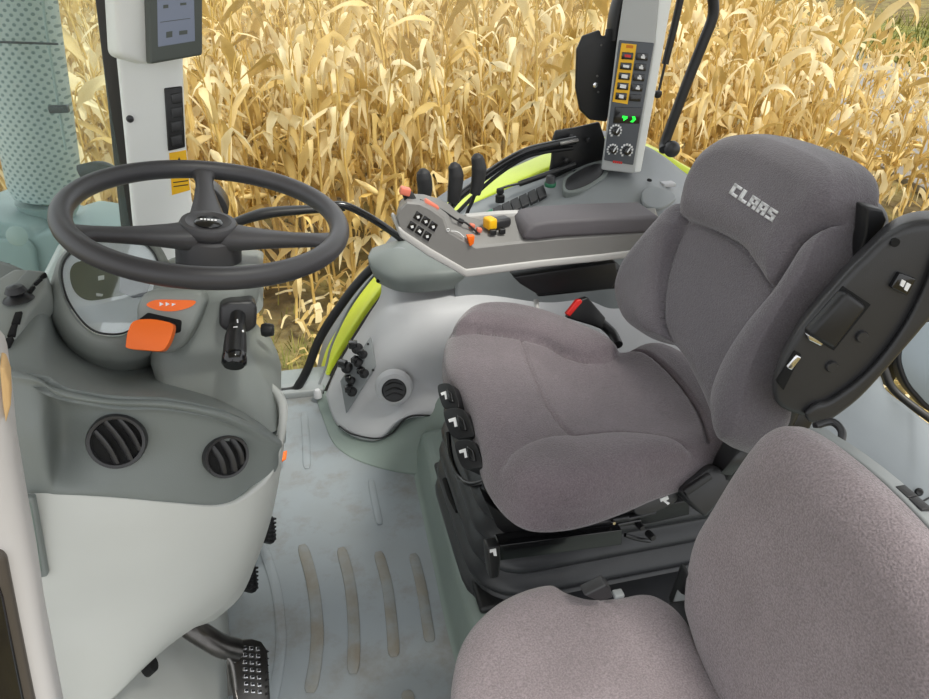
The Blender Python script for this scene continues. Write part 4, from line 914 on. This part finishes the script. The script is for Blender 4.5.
# =========================================================================== PEDALS
def tread(name, px, pl, m, par, cols=3, rows=6, area=None):
    o = pprism(name, px, pl, .008, m, par, .003)
    return o
cpd = thing('clutch_pedal', 'worn steel clutch pedal with studded tread at the bottom left of the floor', 'pedal', W(238,690,z=.03))
pp = PLANE(W(245,662,z=.13), (.62, -.30, .72))
tube('pedal_arm', [W(170,612,z=.26), W(192,628,z=.22), W(206,637,z=.20), W(222,646,z=.175), W(238,650,z=.15)], .022, M['pedalsteel'], cpd, flat=.75)
tube('pedal_edge', [W(196,633,z=.21), W(212,644,z=.19), W(226,656,z=.165), W(232,665,z=.15), W(236,690,z=.12)], .004, M['metal'], cpd)
pprism('foot_plate', [(228,645),(240,639),(252,638),(262,641),(268,650),(269,664),(271,700),(268,712),(240,715),(232,680)], pp, .012, M['pedalsteel'], cpd, .004)
pprism('side_flange', [(226,652),(236,660),(239,694),(228,697)], PLANE(W(232,675,z=.12), (.1, -.9, .3)), .006, M['metal'], cpd, .002)
for j in range(7):
    for i in range(3):
        a = 244+i*6.6+j*.3; b = 648+j*7.2+(i*.6)
        pprism('stud', [(a-2.1,b-1.9),(a+2.1,b-1.9),(a+2.1,b+1.9),(a-2.1,b+1.9)], pp, .006, M['chrome'], cpd, .0008, lift=.003)
for j in range(8):
    a = 267; b = 652+j*7; pprism('edge_tooth', [(a-1,b-1.6),(a+1.6,b),(a-1,b+1.6)], pp, .008, M['black'], cpd, .0005, lift=.003)
for (lab, X, Y, yz) in (('black studded brake pedal peeking out from behind the dashboard, the upper one', 273, 529, .12), ('black studded brake pedal peeking out from behind the dashboard, the lower one', 255, 578, .12)):
    bpd = thing('brake_pedal', lab, 'pedal', W(X, Y, z=.03))
    pb = PLANE(W(X, Y, z=yz), (.75, -.3, .55))
    pprism('foot_plate', [(X-16,Y-13),(X+1,Y-13),(X+4,Y+10),(X+1,Y+14),(X-16,Y+10)], pb, .014, M['black'], bpd, .003)
    for j in range(6):
        for i in range(2):
            a = X-4+i*5; b = Y-10+j*4; pprism('stud', [(a-1.3,b-1.2),(a+1.5,b-.8),(a+1.3,b+1.2),(a-1.3,b+1.1)], pb, .005, M['darkmetal'], bpd, .0006, lift=.0035)
    tube('pedal_arm', [W(X-10,Y,z=yz), W(X-28,Y-6,z=.17), W(X-50,Y-20,z=.3)], .010, M['black'], bpd)
# orange tag behind the dashboard
tag_ = pprism('orange_clip', [(281,452),(287,450),(286,458),(281,461)], PLANE(W(284,456,z=.05), (0, 0, 1)), .006, M['orange'], None, .002)
tag(tag_, 'small orange clip on the floor beside the right dashboard edge', 'clip')

# =========================================================================== NEAR LEFT TRIM
nt_ = struct('trim_3', W(40, 600, y=.42))
npn = PLANE((0, .42, 0), (.25, -1, 0))
pprism('trim_cover', [(-70,330),(2,360),(9,409),(15,467),(24,520),(36,583),(44,637),(56,699),(72,780),(-70,780)], npn, .05, M['neartrim'], nt_, .010)
pprism('foam_edge', [(0,364),(5,366),(10,380),(11,402),(6,420),(3,400)], npn, .02, M['tan'], nt_, .003, lift=.004)
pprism('foam_edge', [(18,490),(25,494),(27,512),(21,516)], PLANE((0,.5,0),(.25,-1,0)), .02, M['tan'], nt_, .002, lift=.004)
pprism('black_strip', [(-70,545),(0,548),(7,553),(20,620),(34,690),(50,760),(-70,770)], npn, .03, M['screenframe2'], nt_, .006, lift=.006)
pprism('strip_glass', [(-70,575),(0,578),(4,590),(14,640),(26,699),(36,760),(-70,770)], npn, .03, M['gloss'], nt_, .002, lift=.008)
# =========================================================================== CONTROL ARMREST (right of the driver seat)
ca = thing('control_armrest', 'grey multifunction armrest console with buttons and padded top, right of the driver seat', 'armrest', W(540, 262, y=1.42))
AY = 1.39
apn = PLANE((0, AY, 0), (0, 1, 0))
near_o = [(396,218),(399,209),(407,202),(420,203),(432,209),(444,218),(448,231),(460,238),(476,247),(520,242),(560,238),(655,232),(660,250),(600,257),(540,263),(466,272),(430,251),(400,231)]
far_o = [(397,210),(400,201),(408,193),(424,194),(438,198),(450,204),(458,212),(466,215),(480,218),(522,214),(562,212),(655,207),(662,228),(602,236),(542,242),(468,250),(434,232),(402,214)]
r0 = [W(a, b, y=AY) for a, b in near_o]; r3 = [W(a, b, y=AY+.095) for a, b in far_o]
cn = sum(r0, V((0,0,0)))/len(r0)
def inset(r_, d): 
    out = []
    for k_, p in enumerate(r_):
        t_ = (r_[(k_+1) % len(r_)]-r_[k_-1]).normalized(); n_ = V((t_.z, 0, -t_.x)); out.append(p+n_*d)
    return out
sg_ = 1 if (inset(r0, .003)[3]-r0[3]).z < 0 else -1
loft('body', [inset(r0, .004*sg_), [a.lerp(b, .04) for a, b in zip(r0, r3)], [a.lerp(b, .96) for a, b in zip(r0, r3)], inset(r3, .004*sg_)], M['arm'], ca, smooth=35)
prism('lower_edge', [W(a, b, pl=apn)+V((0,-.004,0)) for a, b in [(399,226),(404,231),(430,248),(466,269),(540,260),(600,254),(658,247),(658,254),(600,261),(540,267),(466,277),(428,256),(400,237),(397,229)]], (0, .10, 0), M['armlight'], ca, .004)
prism('arm_pad', [W(a, b, y=AY-.004) for a, b in [(523,240),(527,229),(534,224),(550,221),(600,218),(660,216),(662,233),(600,236),(560,238),(536,241)]], (0, .11, .0), M['armpad'], ca, .010, 5)
# raised near rail along the tray and far rail
def onarm(px, py, y=AY-.0015): return W(px, py, y=y)
pnl = PLANE((0, AY-.001, 0), (0, 1, 0))
def btn(px, m, par=ca, d=.004, nm='button', bev=.0012, pl=pnl, lift=.002): return pprism(nm, px, pl, d, m, par, bev, lift=lift)
ctr = [(417.9,216.5),(425.6,221.1),(433.0,226.4),(411.8,226.2),(419.4,231.0),(427,236)]
for i, (a, b) in enumerate(ctr):
    s = btn([(a-5,b+1.2),(a-1,b-5.6),(a+5,b-1.6),(a+1.4,b+5.4)], M['gloss'])
    btn([(a-1.5,b-.8),(a+1.4,b-1.2),(a+1.6,b+1),(a-.6,b+1.8)] if i != 4 else [(a-2,b-.2),(a,b-2.2),(a+2,b),(a+.6,b+2)], M['ink'], s, .001, 'button_icon', 0, lift=.0027)
prism('orange_tab', [W(467,236,y=AY-.006), W(475,236,y=AY-.006), W(474,244,y=AY-.006), W(470,247,y=AY-.006)], (0, .012, 0), M['orange'], ca, .002)
lathe('key_symbol', [(.002, .0), (.003, .001), (.004, 0)], onarm(448,230), (0, -1, 0), M['ink'], ca, 12)
tube('printed_line', [onarm(451,231,AY-.0005), onarm(458,232,AY-.0005), onarm(464,237,AY-.0005)], .0008, M['ink'], ca)
# tray surface details
def ontop(px, py, y): return W(px, py, y=y)
tray = PLANE(W(500, 238, y=AY+.02)+V((0,0,0)), (.04, 0, 1))
def tb(name, px, py, w_, h_, m, yy_, hz=.008, rot=None):
    c = W(px, py, y=yy_); return box(name, c, (w_, h_, hz), m, ca, rot=rot, bevel=.002)
sl_ = rotv('Y', .62)
tube('tray_seam', [W(420,200,y=AY+.03), W(440,209,y=AY+.035), W(457,220,y=AY+.035), W(466,223,y=AY+.035), W(478,233,y=AY+.035)], .0022, M['black'], ca)
tb('orange_switch', 431,205, .034, .018, M['salmon'], AY+.028, .012, sl_)
tb('salmon_button', 472,226, .012, .012, M['salmon'], AY+.045, .010, rotv('Y', .3))
tb('salmon_button', 479,230, .012, .012, M['salmon'], AY+.04, .010, rotv('Y', .3))
tb('dark_button', 461,221, .012, .010, M['black'], AY+.045, .010, rotv('Y', .5))
tb('dark_button', 493,232, .014, .012, M['black'], AY+.03, .012)
tb('dark_button', 502,231, .014, .012, M['black'], AY+.03, .012)
hl = box('thumb_lever', W(499,222,y=AY+.06), (.05, .03, .02), M['charcoal'], ca, rot=rotv('Z', .3), bevel=.006)
box('lever_cap', W(490,223,y=AY+.05), (.022, .03, .026), M['yellow'], hl, rot=rotv('Z', .3), bevel=.005)
prism('tray_back', [W(466,216,y=AY+.09), W(500,213,y=AY+.09), W(524,212,y=AY+.09), W(524,236,y=AY+.09), W(480,240,y=AY+.09)], (0, .02, 0), M['armlight'], ca, .004)
# joystick-like tip at the front end
tube('tip_stick', [W(411,202,y=AY+.045), W(409,197,y=AY+.045), W(406,192,y=AY+.045)], .011, M['black'], ca, rs=[.014, .012, .010])
box('tip_button', W(405,191,y=AY+.042), (.022, .02, .016), M['salmon'], ca, rot=rotv('Y', .3), bevel=.003)
box('mount', W(575,276,y=1.46), (.22, .09, .05), M['black'], ca, bevel=.006)
prism('mount_plate', [W(a, b, y=1.41) for a, b in [(513,277),(560,270),(616,262),(618,280),(612,289),(538,295),(520,284)]], (0, .05, 0), M['black'], ca, .004)
tube('mount_tube', [W(536,300,y=1.44), W(537,310,y=1.42), W(536,320,y=1.40)], .006, M['armlight'], ca)

# hydraulic levers
for (lab, pts, top, rs_) in (
    ('shortest of three black lever handles, furthest left behind the armrest tip', [(424,198),(425,188),(424,178),(423,172)], None, [.013, .0155, .0155, .012]),
    ('middle one of three black lever handles behind the armrest', [(453,202),(455,188),(456,175),(454,166)], None, [.012, .015, .0155, .012]),
    ('tallest of three black lever handles, furthest right, on a bare bent stem', [(475,194),(478,180),(479,168),(477,157)], None, [.011, .014, .0155, .012])):
    yb = 1.60
    L0 = thing('lever', lab, 'lever', W(pts[0][0]-12, pts[0][1]+46, y=yb), 'black lever handles behind the armrest')
    P = [W(a, b, y=yb) for a, b in pts]
    vs, fs = tube_geo(P, .014, rs=[q*1.18 for q in rs_], seg=16, flat=1.0)
    mk('handle_grip', vs, fs, M['gripblack'], L0, 60)
    lathe('grip_cap', [(0, rs_[-1]*.75), (rs_[-1]*.6, rs_[-1]*.6), (rs_[-1]*.93, rs_[-1]*.25), (rs_[-1]*1.17, 0)], P[-1], (P[-1]-P[-2]), M['gripblack'], L0, 16)
    x0 = pts[0]
    tube('stem', [P[0]+(P[1]-P[0])*.1, W(x0[0]-3, x0[1]+8, y=yb), W(x0[0]-8, x0[1]+20, y=yb), W(x0[0]-12, x0[1]+46, y=yb)], .0045, M['black'], L0)
# =========================================================================== OUTSIDE THE CAB
GZ = -1.5
# ground
gd = struct('ground', (6, 10, GZ))
N = 90; vs = []; fs = []
rr = random.Random(3)
for j in range(N+1):
    for i in range(N+1):
        x = -30+80*i/N; y = -15+75*j/N
        vs.append(V((x, y, GZ+.04*math.sin(x*2.3+y)+.03*math.sin(y*3.1-x*1.3)+rr.uniform(-.02, .02))))
fs = [(j*(N+1)+i, j*(N+1)+i+1, (j+1)*(N+1)+i+1, (j+1)*(N+1)+i) for j in range(N) for i in range(N)]
mk('soil', vs, fs, M['soil'], gd, 180)
# distant paved strip and grass seen at the upper right
def onz(px, py, dz=0): return W(px, py, z=GZ+dz)
prism('paved_strip', [onz(780,45,.1), onz(830,40,.1), onz(880,58,.1), onz(960,82,.1), onz(1100,120,.1), onz(1100,190,.1), onz(929,190,.1), onz(850,150,.1), onz(800,95,.1)], (0, 0, -.1), M['paving'], gd, .01)
prism('verge', [onz(760,22,.12), onz(840,18,.12), onz(1120,50,.12), onz(1120,118,.12), onz(960,80,.12), onz(880,56,.12), onz(830,38,.12), onz(770,42,.12)], (0, 0, -.1), M['grass'], gd, .01)

# rear fender and its lime edge
fe = thing('rear_fender', 'lime green curved wheel fender outside the right-hand window', 'fender', (.6, 2.25, 0))
def arc(y, pts): return [W(a, b, y=2.055)+V((0, y-2.055, 0)) for a, b in pts]
A1 = [(318,420),(322,395),(329,370),(342,347),(360,319),(379,293),(402,262),(432,236),(468,210),(510,188),(560,166),(610,150),(655,153),(690,172),(760,210),(860,262),(950,330)]
band = []
for y, dz in ((2.055, -.05), (2.055, 0), (2.075, .012), (2.17, .012), (2.19, .0)):
    band.append([p+V((0, 0, dz)) for p in arc(y, A1)])
patch('lime_arch', band, M['lime'], fe, .012, 4)
band = []
for y, dz in ((2.19, -.02), (2.195, .004), (2.27, .01), (2.31, -.04)):
    band.append([p+V((0, 0, dz)) for p in arc(y, A1)])
patch('rubber_extension', band, M['fendergrey'], fe, .012, 4)
tube('arch_seam', [p+V((0, -.004, -.03)) for p in arc(2.055, A1)], .006, M['charcoal'], fe)

# exhaust stack and bonnet seen through the windscreen
ex = thing('exhaust_stack', 'pale perforated exhaust stack seen through the windscreen at the upper left', 'exhaust', W(40, 230, y=2.3))
def axis(px, py): return W(px, py, y=2.3)
pA_, pB_ = axis(4,-60), axis(47,195); ax = (pA_-pB_).normalized(); Lh = (pA_-pB_).length
lathe('heat_shield', [(.045, -.02), (.09, .0), (.10, .03), (.102, .2), (.104, Lh)], pB_, ax, M['perf'], ex, 48)
lathe('tail_pipe', [(.09, -.02), (.07, -.06), (.07, -.36), (.085, -.40), (.085, -.75)], pB_, ax, M['exh'], ex, 32)
box('shield_clip', W(59,109,y=2.17), (.05, .02, .02), M['charcoal'], ex, bevel=.004)
tube('shield_seam', [W(38,-40,y=2.2), W(48,40,y=2.2), W(66,150,y=2.2)], .004, M['exh'], ex)
tube('shield_band', [W(0,42,y=2.17), W(30,43,y=2.165), W(58,44,y=2.2)], .003, M['charcoal'], ex)
box('shield_foot', pB_-ax*.55, (.22, .16, .08), M['exh'], ex, bevel=.01)
hood = thing('engine_bonnet', 'teal-grey engine bonnet edge below the exhaust, behind the windscreen', 'bonnet', W(20, 300, y=1.9))
pprism('bonnet_side', [(-60,214),(0,222),(30,227),(34,236),(58,228),(100,234),(150,250),(170,300),(150,420),(-60,420)], PLANE((0, 2.0, 0), (0, -1, .15)), .5, M['teal'], hood, .02)
pprism('bonnet_panel', [(-60,238),(26,240),(34,250),(40,300),(-60,320)], PLANE((0, 1.97, 0), (0, -1, .15)), .03, M['teal'], hood, .01)
lathe('bonnet_plug', [(0, .004), (.022, .003), (.026, 0)], W(17,236,y=1.93), (0, -1, .2), M['exh'], hood, 20)
tube('mirror_arm', [W(80,172,y=2.15), W(100,168,y=2.15), W(112,172,y=2.15)], .02, M['charcoal'], hood)

# -------- maize
def leaf_geo(rg, base, az, L_, wd, droop, up0, twist, segs=9):
    pts = []; p = np.array(base, float); el = up0; v = []; f = []
    st = L_/segs; kink = rg.uniform(.25, .6); dk = rg.uniform(.4, 2.2)
    for i in range(segs+1):
        t = i/segs
        d = np.array([math.cos(el)*math.cos(az), math.cos(el)*math.sin(az), math.sin(el)])
        s = np.array([-math.sin(az), math.cos(az), 0]); n_ = np.cross(s, d)
        tw = twist*t; s2 = s*math.cos(tw)+n_*math.sin(tw); n2_ = np.cross(s2, d)
        ww = wd*(1-t**2.2)*min(1, .45+3*t)*(1+.25*math.sin(i*2.1+az))
        cup = .35*ww
        v += [tuple(p-s2*ww/2+n2_*cup*.5), tuple(p), tuple(p+s2*ww/2+n2_*cup*.5)]
        p = p+d*st; el -= droop/segs*(.4+1.2*t)+(dk if abs(t-kink) < .5/segs else 0)
        el = max(el, -1.75); az += rg.uniform(-.25, .25)
    for i in range(segs):
        a = i*3; f += [(a, a+1, a+4, a+3), (a+1, a+2, a+5, a+4)]
    return v, f
def corn_variant(seed, H):
    rg = random.Random(seed); sv = []; lean = (rg.uniform(-.12, .12), rg.uniform(-.1, .1))
    def at(z): return V((lean[0]*z*z/H*.8, lean[1]*z*z/H*.8, z))
    stalk = tube_geo([at(0), at(H*.35), at(H*.7), at(H*.93), at(H)], .012, rs=[.014, .013, .010, .006, .002], seg=6, n=3)
    tas = []
    for k in range(5):
        az = rg.uniform(0, 6.3); e = at(H*.95)+V((math.cos(az)*.09, math.sin(az)*.09, rg.uniform(.05, .2)))
        tas.append(tube_geo([at(H*.93), at(H*.95).lerp(e, .5)+V((0, 0, .03)), e], .004, seg=4, n=2))
    lv, lf = [], []; nl = rg.randint(12, 15); az = rg.uniform(0, 6.3)
    for k in range(nl):
        z = H*(.10+.82*k/(nl-1)); az += math.pi+rg.uniform(-.7, .7)
        g = leaf_geo(rg, at(z), az, rg.uniform(.45, .85), rg.uniform(.055, .10), rg.uniform(1.2, 3.0), rg.uniform(.6, 1.4), rg.uniform(-4.5, 4.5))
        o = len(lv); lv += g[0]; lf += [tuple(i+o for i in q) for q in g[1]]
    ears = []
    for k in range(rg.choice((1, 1, 2))):
        a_ = rg.uniform(0, 6.3); z = H*rg.uniform(.38, .52); b = at(z); d = V((math.cos(a_)*.5, math.sin(a_)*.5, rg.uniform(-1, .6))).normalized()
        ears.append(tube_geo([b, b+d*.07, b+d*.16, b+d*.25], .03, rs=[.012, .028, .027, .006], seg=8, n=3))
        for q in range(2):
            g = leaf_geo(rg, b+d*.05, a_+rg.uniform(-.8, .8), .25, .05, 1.5, rg.uniform(-.6, .8), 1.0, 5)
            ears.append(g)
    return join(stalk, *tas), (lv, lf), join(*ears)
VARS = [corn_variant(100+k, h) for k, h in enumerate((2.35, 2.5, 2.2, 2.45, 2.3, 2.6, 2.15, 2.4))]
def smesh(name, geo, m):
    me = bpy.data.meshes.new(name); me.from_pydata([tuple(v) for v in geo[0]], [], geo[1]); me.materials.append(m)
    me.polygons.foreach_set('use_smooth', [True]*len(me.polygons)); return me
MESH = [(smesh('stalk', a, M['stalk']), smesh('leaves', b, M['cornleaf']), smesh('ears', c, M['husk'])) for a, b, c in VARS]
rg = random.Random(11); spots = []
def near_edge(x): return 5.55+.06*x if x < 1 else 5.6+.10*(x-1)
for row in range(26):
    for k in range(200):
        x = -7+k*.2+rg.uniform(-.07, .07); y = near_edge(x)+row*.62+rg.uniform(-.12, .12)
        spots.append((x, y, row))
vis = []
for x, y, row in spots:
    d = V((x, y, GZ+1.2))-CAM; wdep = d.dot(F)
    if wdep < .5: continue
    px = 464.5+FPX*d.dot(R)/wdep
    if not (-90 < px < 1020): continue
    az = math.degrees(math.atan2(x, y)); dist = math.hypot(x, y)
    # the field thins out towards the road at the upper right
    sc_h = 1.0
    if px > 700:
        u = (px-700)/230
        lim = 13.0 if px < 850 else 12.0
        if dist > lim: continue
        if dist > 10 and px > 820 and rg.random() < .55: continue
        sc_h = 1-.26*min(1, u*1.1)*min(1, max(0, (dist-6)/3))
    elif dist > 13: continue
    vis.append((dist, x, y, sc_h*rg.uniform(.88, 1.06)))
vis.sort(); print('maize plants', len(vis))
LAB = 'dry straw-coloured maize plant with drooping leaves in the front rows outside the window'
for k, (d, x, y, s) in enumerate(vis[:300]):
    o = thing('maize_plant', LAB, 'maize plant', (x, y, GZ), 'maize plants in the front rows')
    o.rotation_euler = (rg.uniform(-.07, .07), rg.uniform(-.07, .07), rg.uniform(0, 6.28)); o.scale = (s, s, s)
    vi = rg.randrange(len(MESH))
    for nm, me in zip(('stalk', 'leaves', 'ear'), MESH[vi]):
        c = bpy.data.objects.new(nm, me); COL.objects.link(c); c.parent = o
# the mass behind: one mesh
AV = []; AF = []; AM = []; off = 0
GEO = []
for a, b, c in VARS:
    gv = np.array([tuple(v) for v in a[0]+b[0]+c[0]]); n1, n2_ = len(a[0]), len(b[0])
    fcs = [f_ for f_ in a[1]]+[tuple(i+n1 for i in f_) for f_ in b[1]]+[tuple(i+n1+n2_ for i in f_) for f_ in c[1]]
    mi = [0]*len(a[1])+[1]*len(b[1])+[2]*len(c[1]); GEO.append((gv, fcs, mi))
TOT = np.zeros((0, 3)); VL = []; loops = []; sizes = []; mids = []
for (d, x, y, s) in vis[300:]:
    gv, fcs, mi = GEO[rg.randrange(len(GEO))]; q = rg.uniform(0, 6.28); cq, sq = math.cos(q), math.sin(q)
    Rm = np.array([[cq, -sq, 0], [sq, cq, 0], [0, 0, 1]]); lx, ly = rg.uniform(-.06, .06), rg.uniform(-.06, .06)
    w_ = gv@Rm.T*s; w_[:, 0] += w_[:, 2]*lx+x; w_[:, 1] += w_[:, 2]*ly+y; w_[:, 2] += GZ
    VL.append(w_)
    sizes.append(np.array([len(f_) for f_ in fcs])); loops.append(np.concatenate([np.array(f_) for f_ in fcs])+off); mids.append(np.array(mi)); off += len(gv)
if VL:
    me = bpy.data.meshes.new('maize_field'); VV = np.concatenate(VL); LL = np.concatenate(loops); SS = np.concatenate(sizes); MM = np.concatenate(mids)
    me.vertices.add(len(VV)); me.vertices.foreach_set('co', VV.ravel()); me.loops.add(len(LL)); me.loops.foreach_set('vertex_index', LL.astype(np.int32))
    me.polygons.add(len(SS)); st = np.concatenate([[0], np.cumsum(SS)[:-1]]); me.polygons.foreach_set('loop_start', st.astype(np.int32)); me.polygons.foreach_set('loop_total', SS.astype(np.int32))
    me.polygons.foreach_set('material_index', MM.astype(np.int32)); me.polygons.foreach_set('use_smooth', np.ones(len(SS), bool))
    for m_ in ('stalk', 'cornleaf', 'husk'): me.materials.append(M[m_])
    me.update(calc_edges=True); me.validate()
    fo = bpy.data.objects.new('maize_field', me); COL.objects.link(fo)
    tag(fo, 'dense mass of dry yellow maize filling the view behind the front rows', 'maize field', kind='stuff')
# litter and weeds on the bare ground
v = []; f = []
for k in range(1000):
    x = rg.uniform(-3, 4.5); y = rg.uniform(2.8, 6.5); z = GZ+.07; a = rg.uniform(0, 6.28); l = rg.uniform(.08, .28); w_ = rg.uniform(.008, .035); u = rg.uniform(0, .12)
    dx, dy = math.cos(a), math.sin(a); b = len(v)
    for q in range(4):
        t = q/3; zz = z+u*math.sin(t*3.14)+rg.uniform(0, .02); ww = w_*(1-.6*t)
        v += [(x+dx*l*t-dy*ww, y+dy*l*t+dx*ww, zz), (x+dx*l*t+dy*ww, y+dy*l*t-dx*ww, zz+.01)]
    f += [(b+2*q, b+2*q+1, b+2*q+3, b+2*q+2) for q in range(3)]
me = smesh('dry_leaf_litter', (v, f), M['cornleaf']); o = bpy.data.objects.new('dry_leaf_litter', me); COL.objects.link(o)
tag(o, 'fallen dry maize leaves strewn over the soil below the window', 'leaf litter', kind='stuff')
v = []; f = []
for k in range(5200):
    if k < 3000: x = rg.uniform(-1.8, 1.6); y = rg.gauss(3.9, .7)
    else: p = onz(rg.uniform(760, 1050), rg.uniform(22, 70)); x, y = p.x, p.y
    s = 1 if k < 3000 else 4
    z = GZ+.02; a = rg.uniform(0, 6.28); h = rg.uniform(.06, .17)*s; w_ = .006*s; b = len(v); dx, dy = math.cos(a), math.sin(a)
    v += [(x-dy*w_, y+dx*w_, z), (x+dy*w_, y-dx*w_, z), (x+dx*h*.4+dy*w_*.5, y+dy*h*.4, z+h*.7), (x+dx*h*.4-dy*w_*.5, y+dy*h*.4, z+h*.7), (x+dx*h*.9, y+dy*h*.9, z+h)]
    f += [(b, b+1, b+2, b+3), (b+3, b+2, b+4)]
me = smesh('weeds', (v, f), M['grass']); o = bpy.data.objects.new('weeds', me); COL.objects.link(o)
tag(o, 'low green weeds and grass growing on the bare ground', 'grass', kind='stuff')
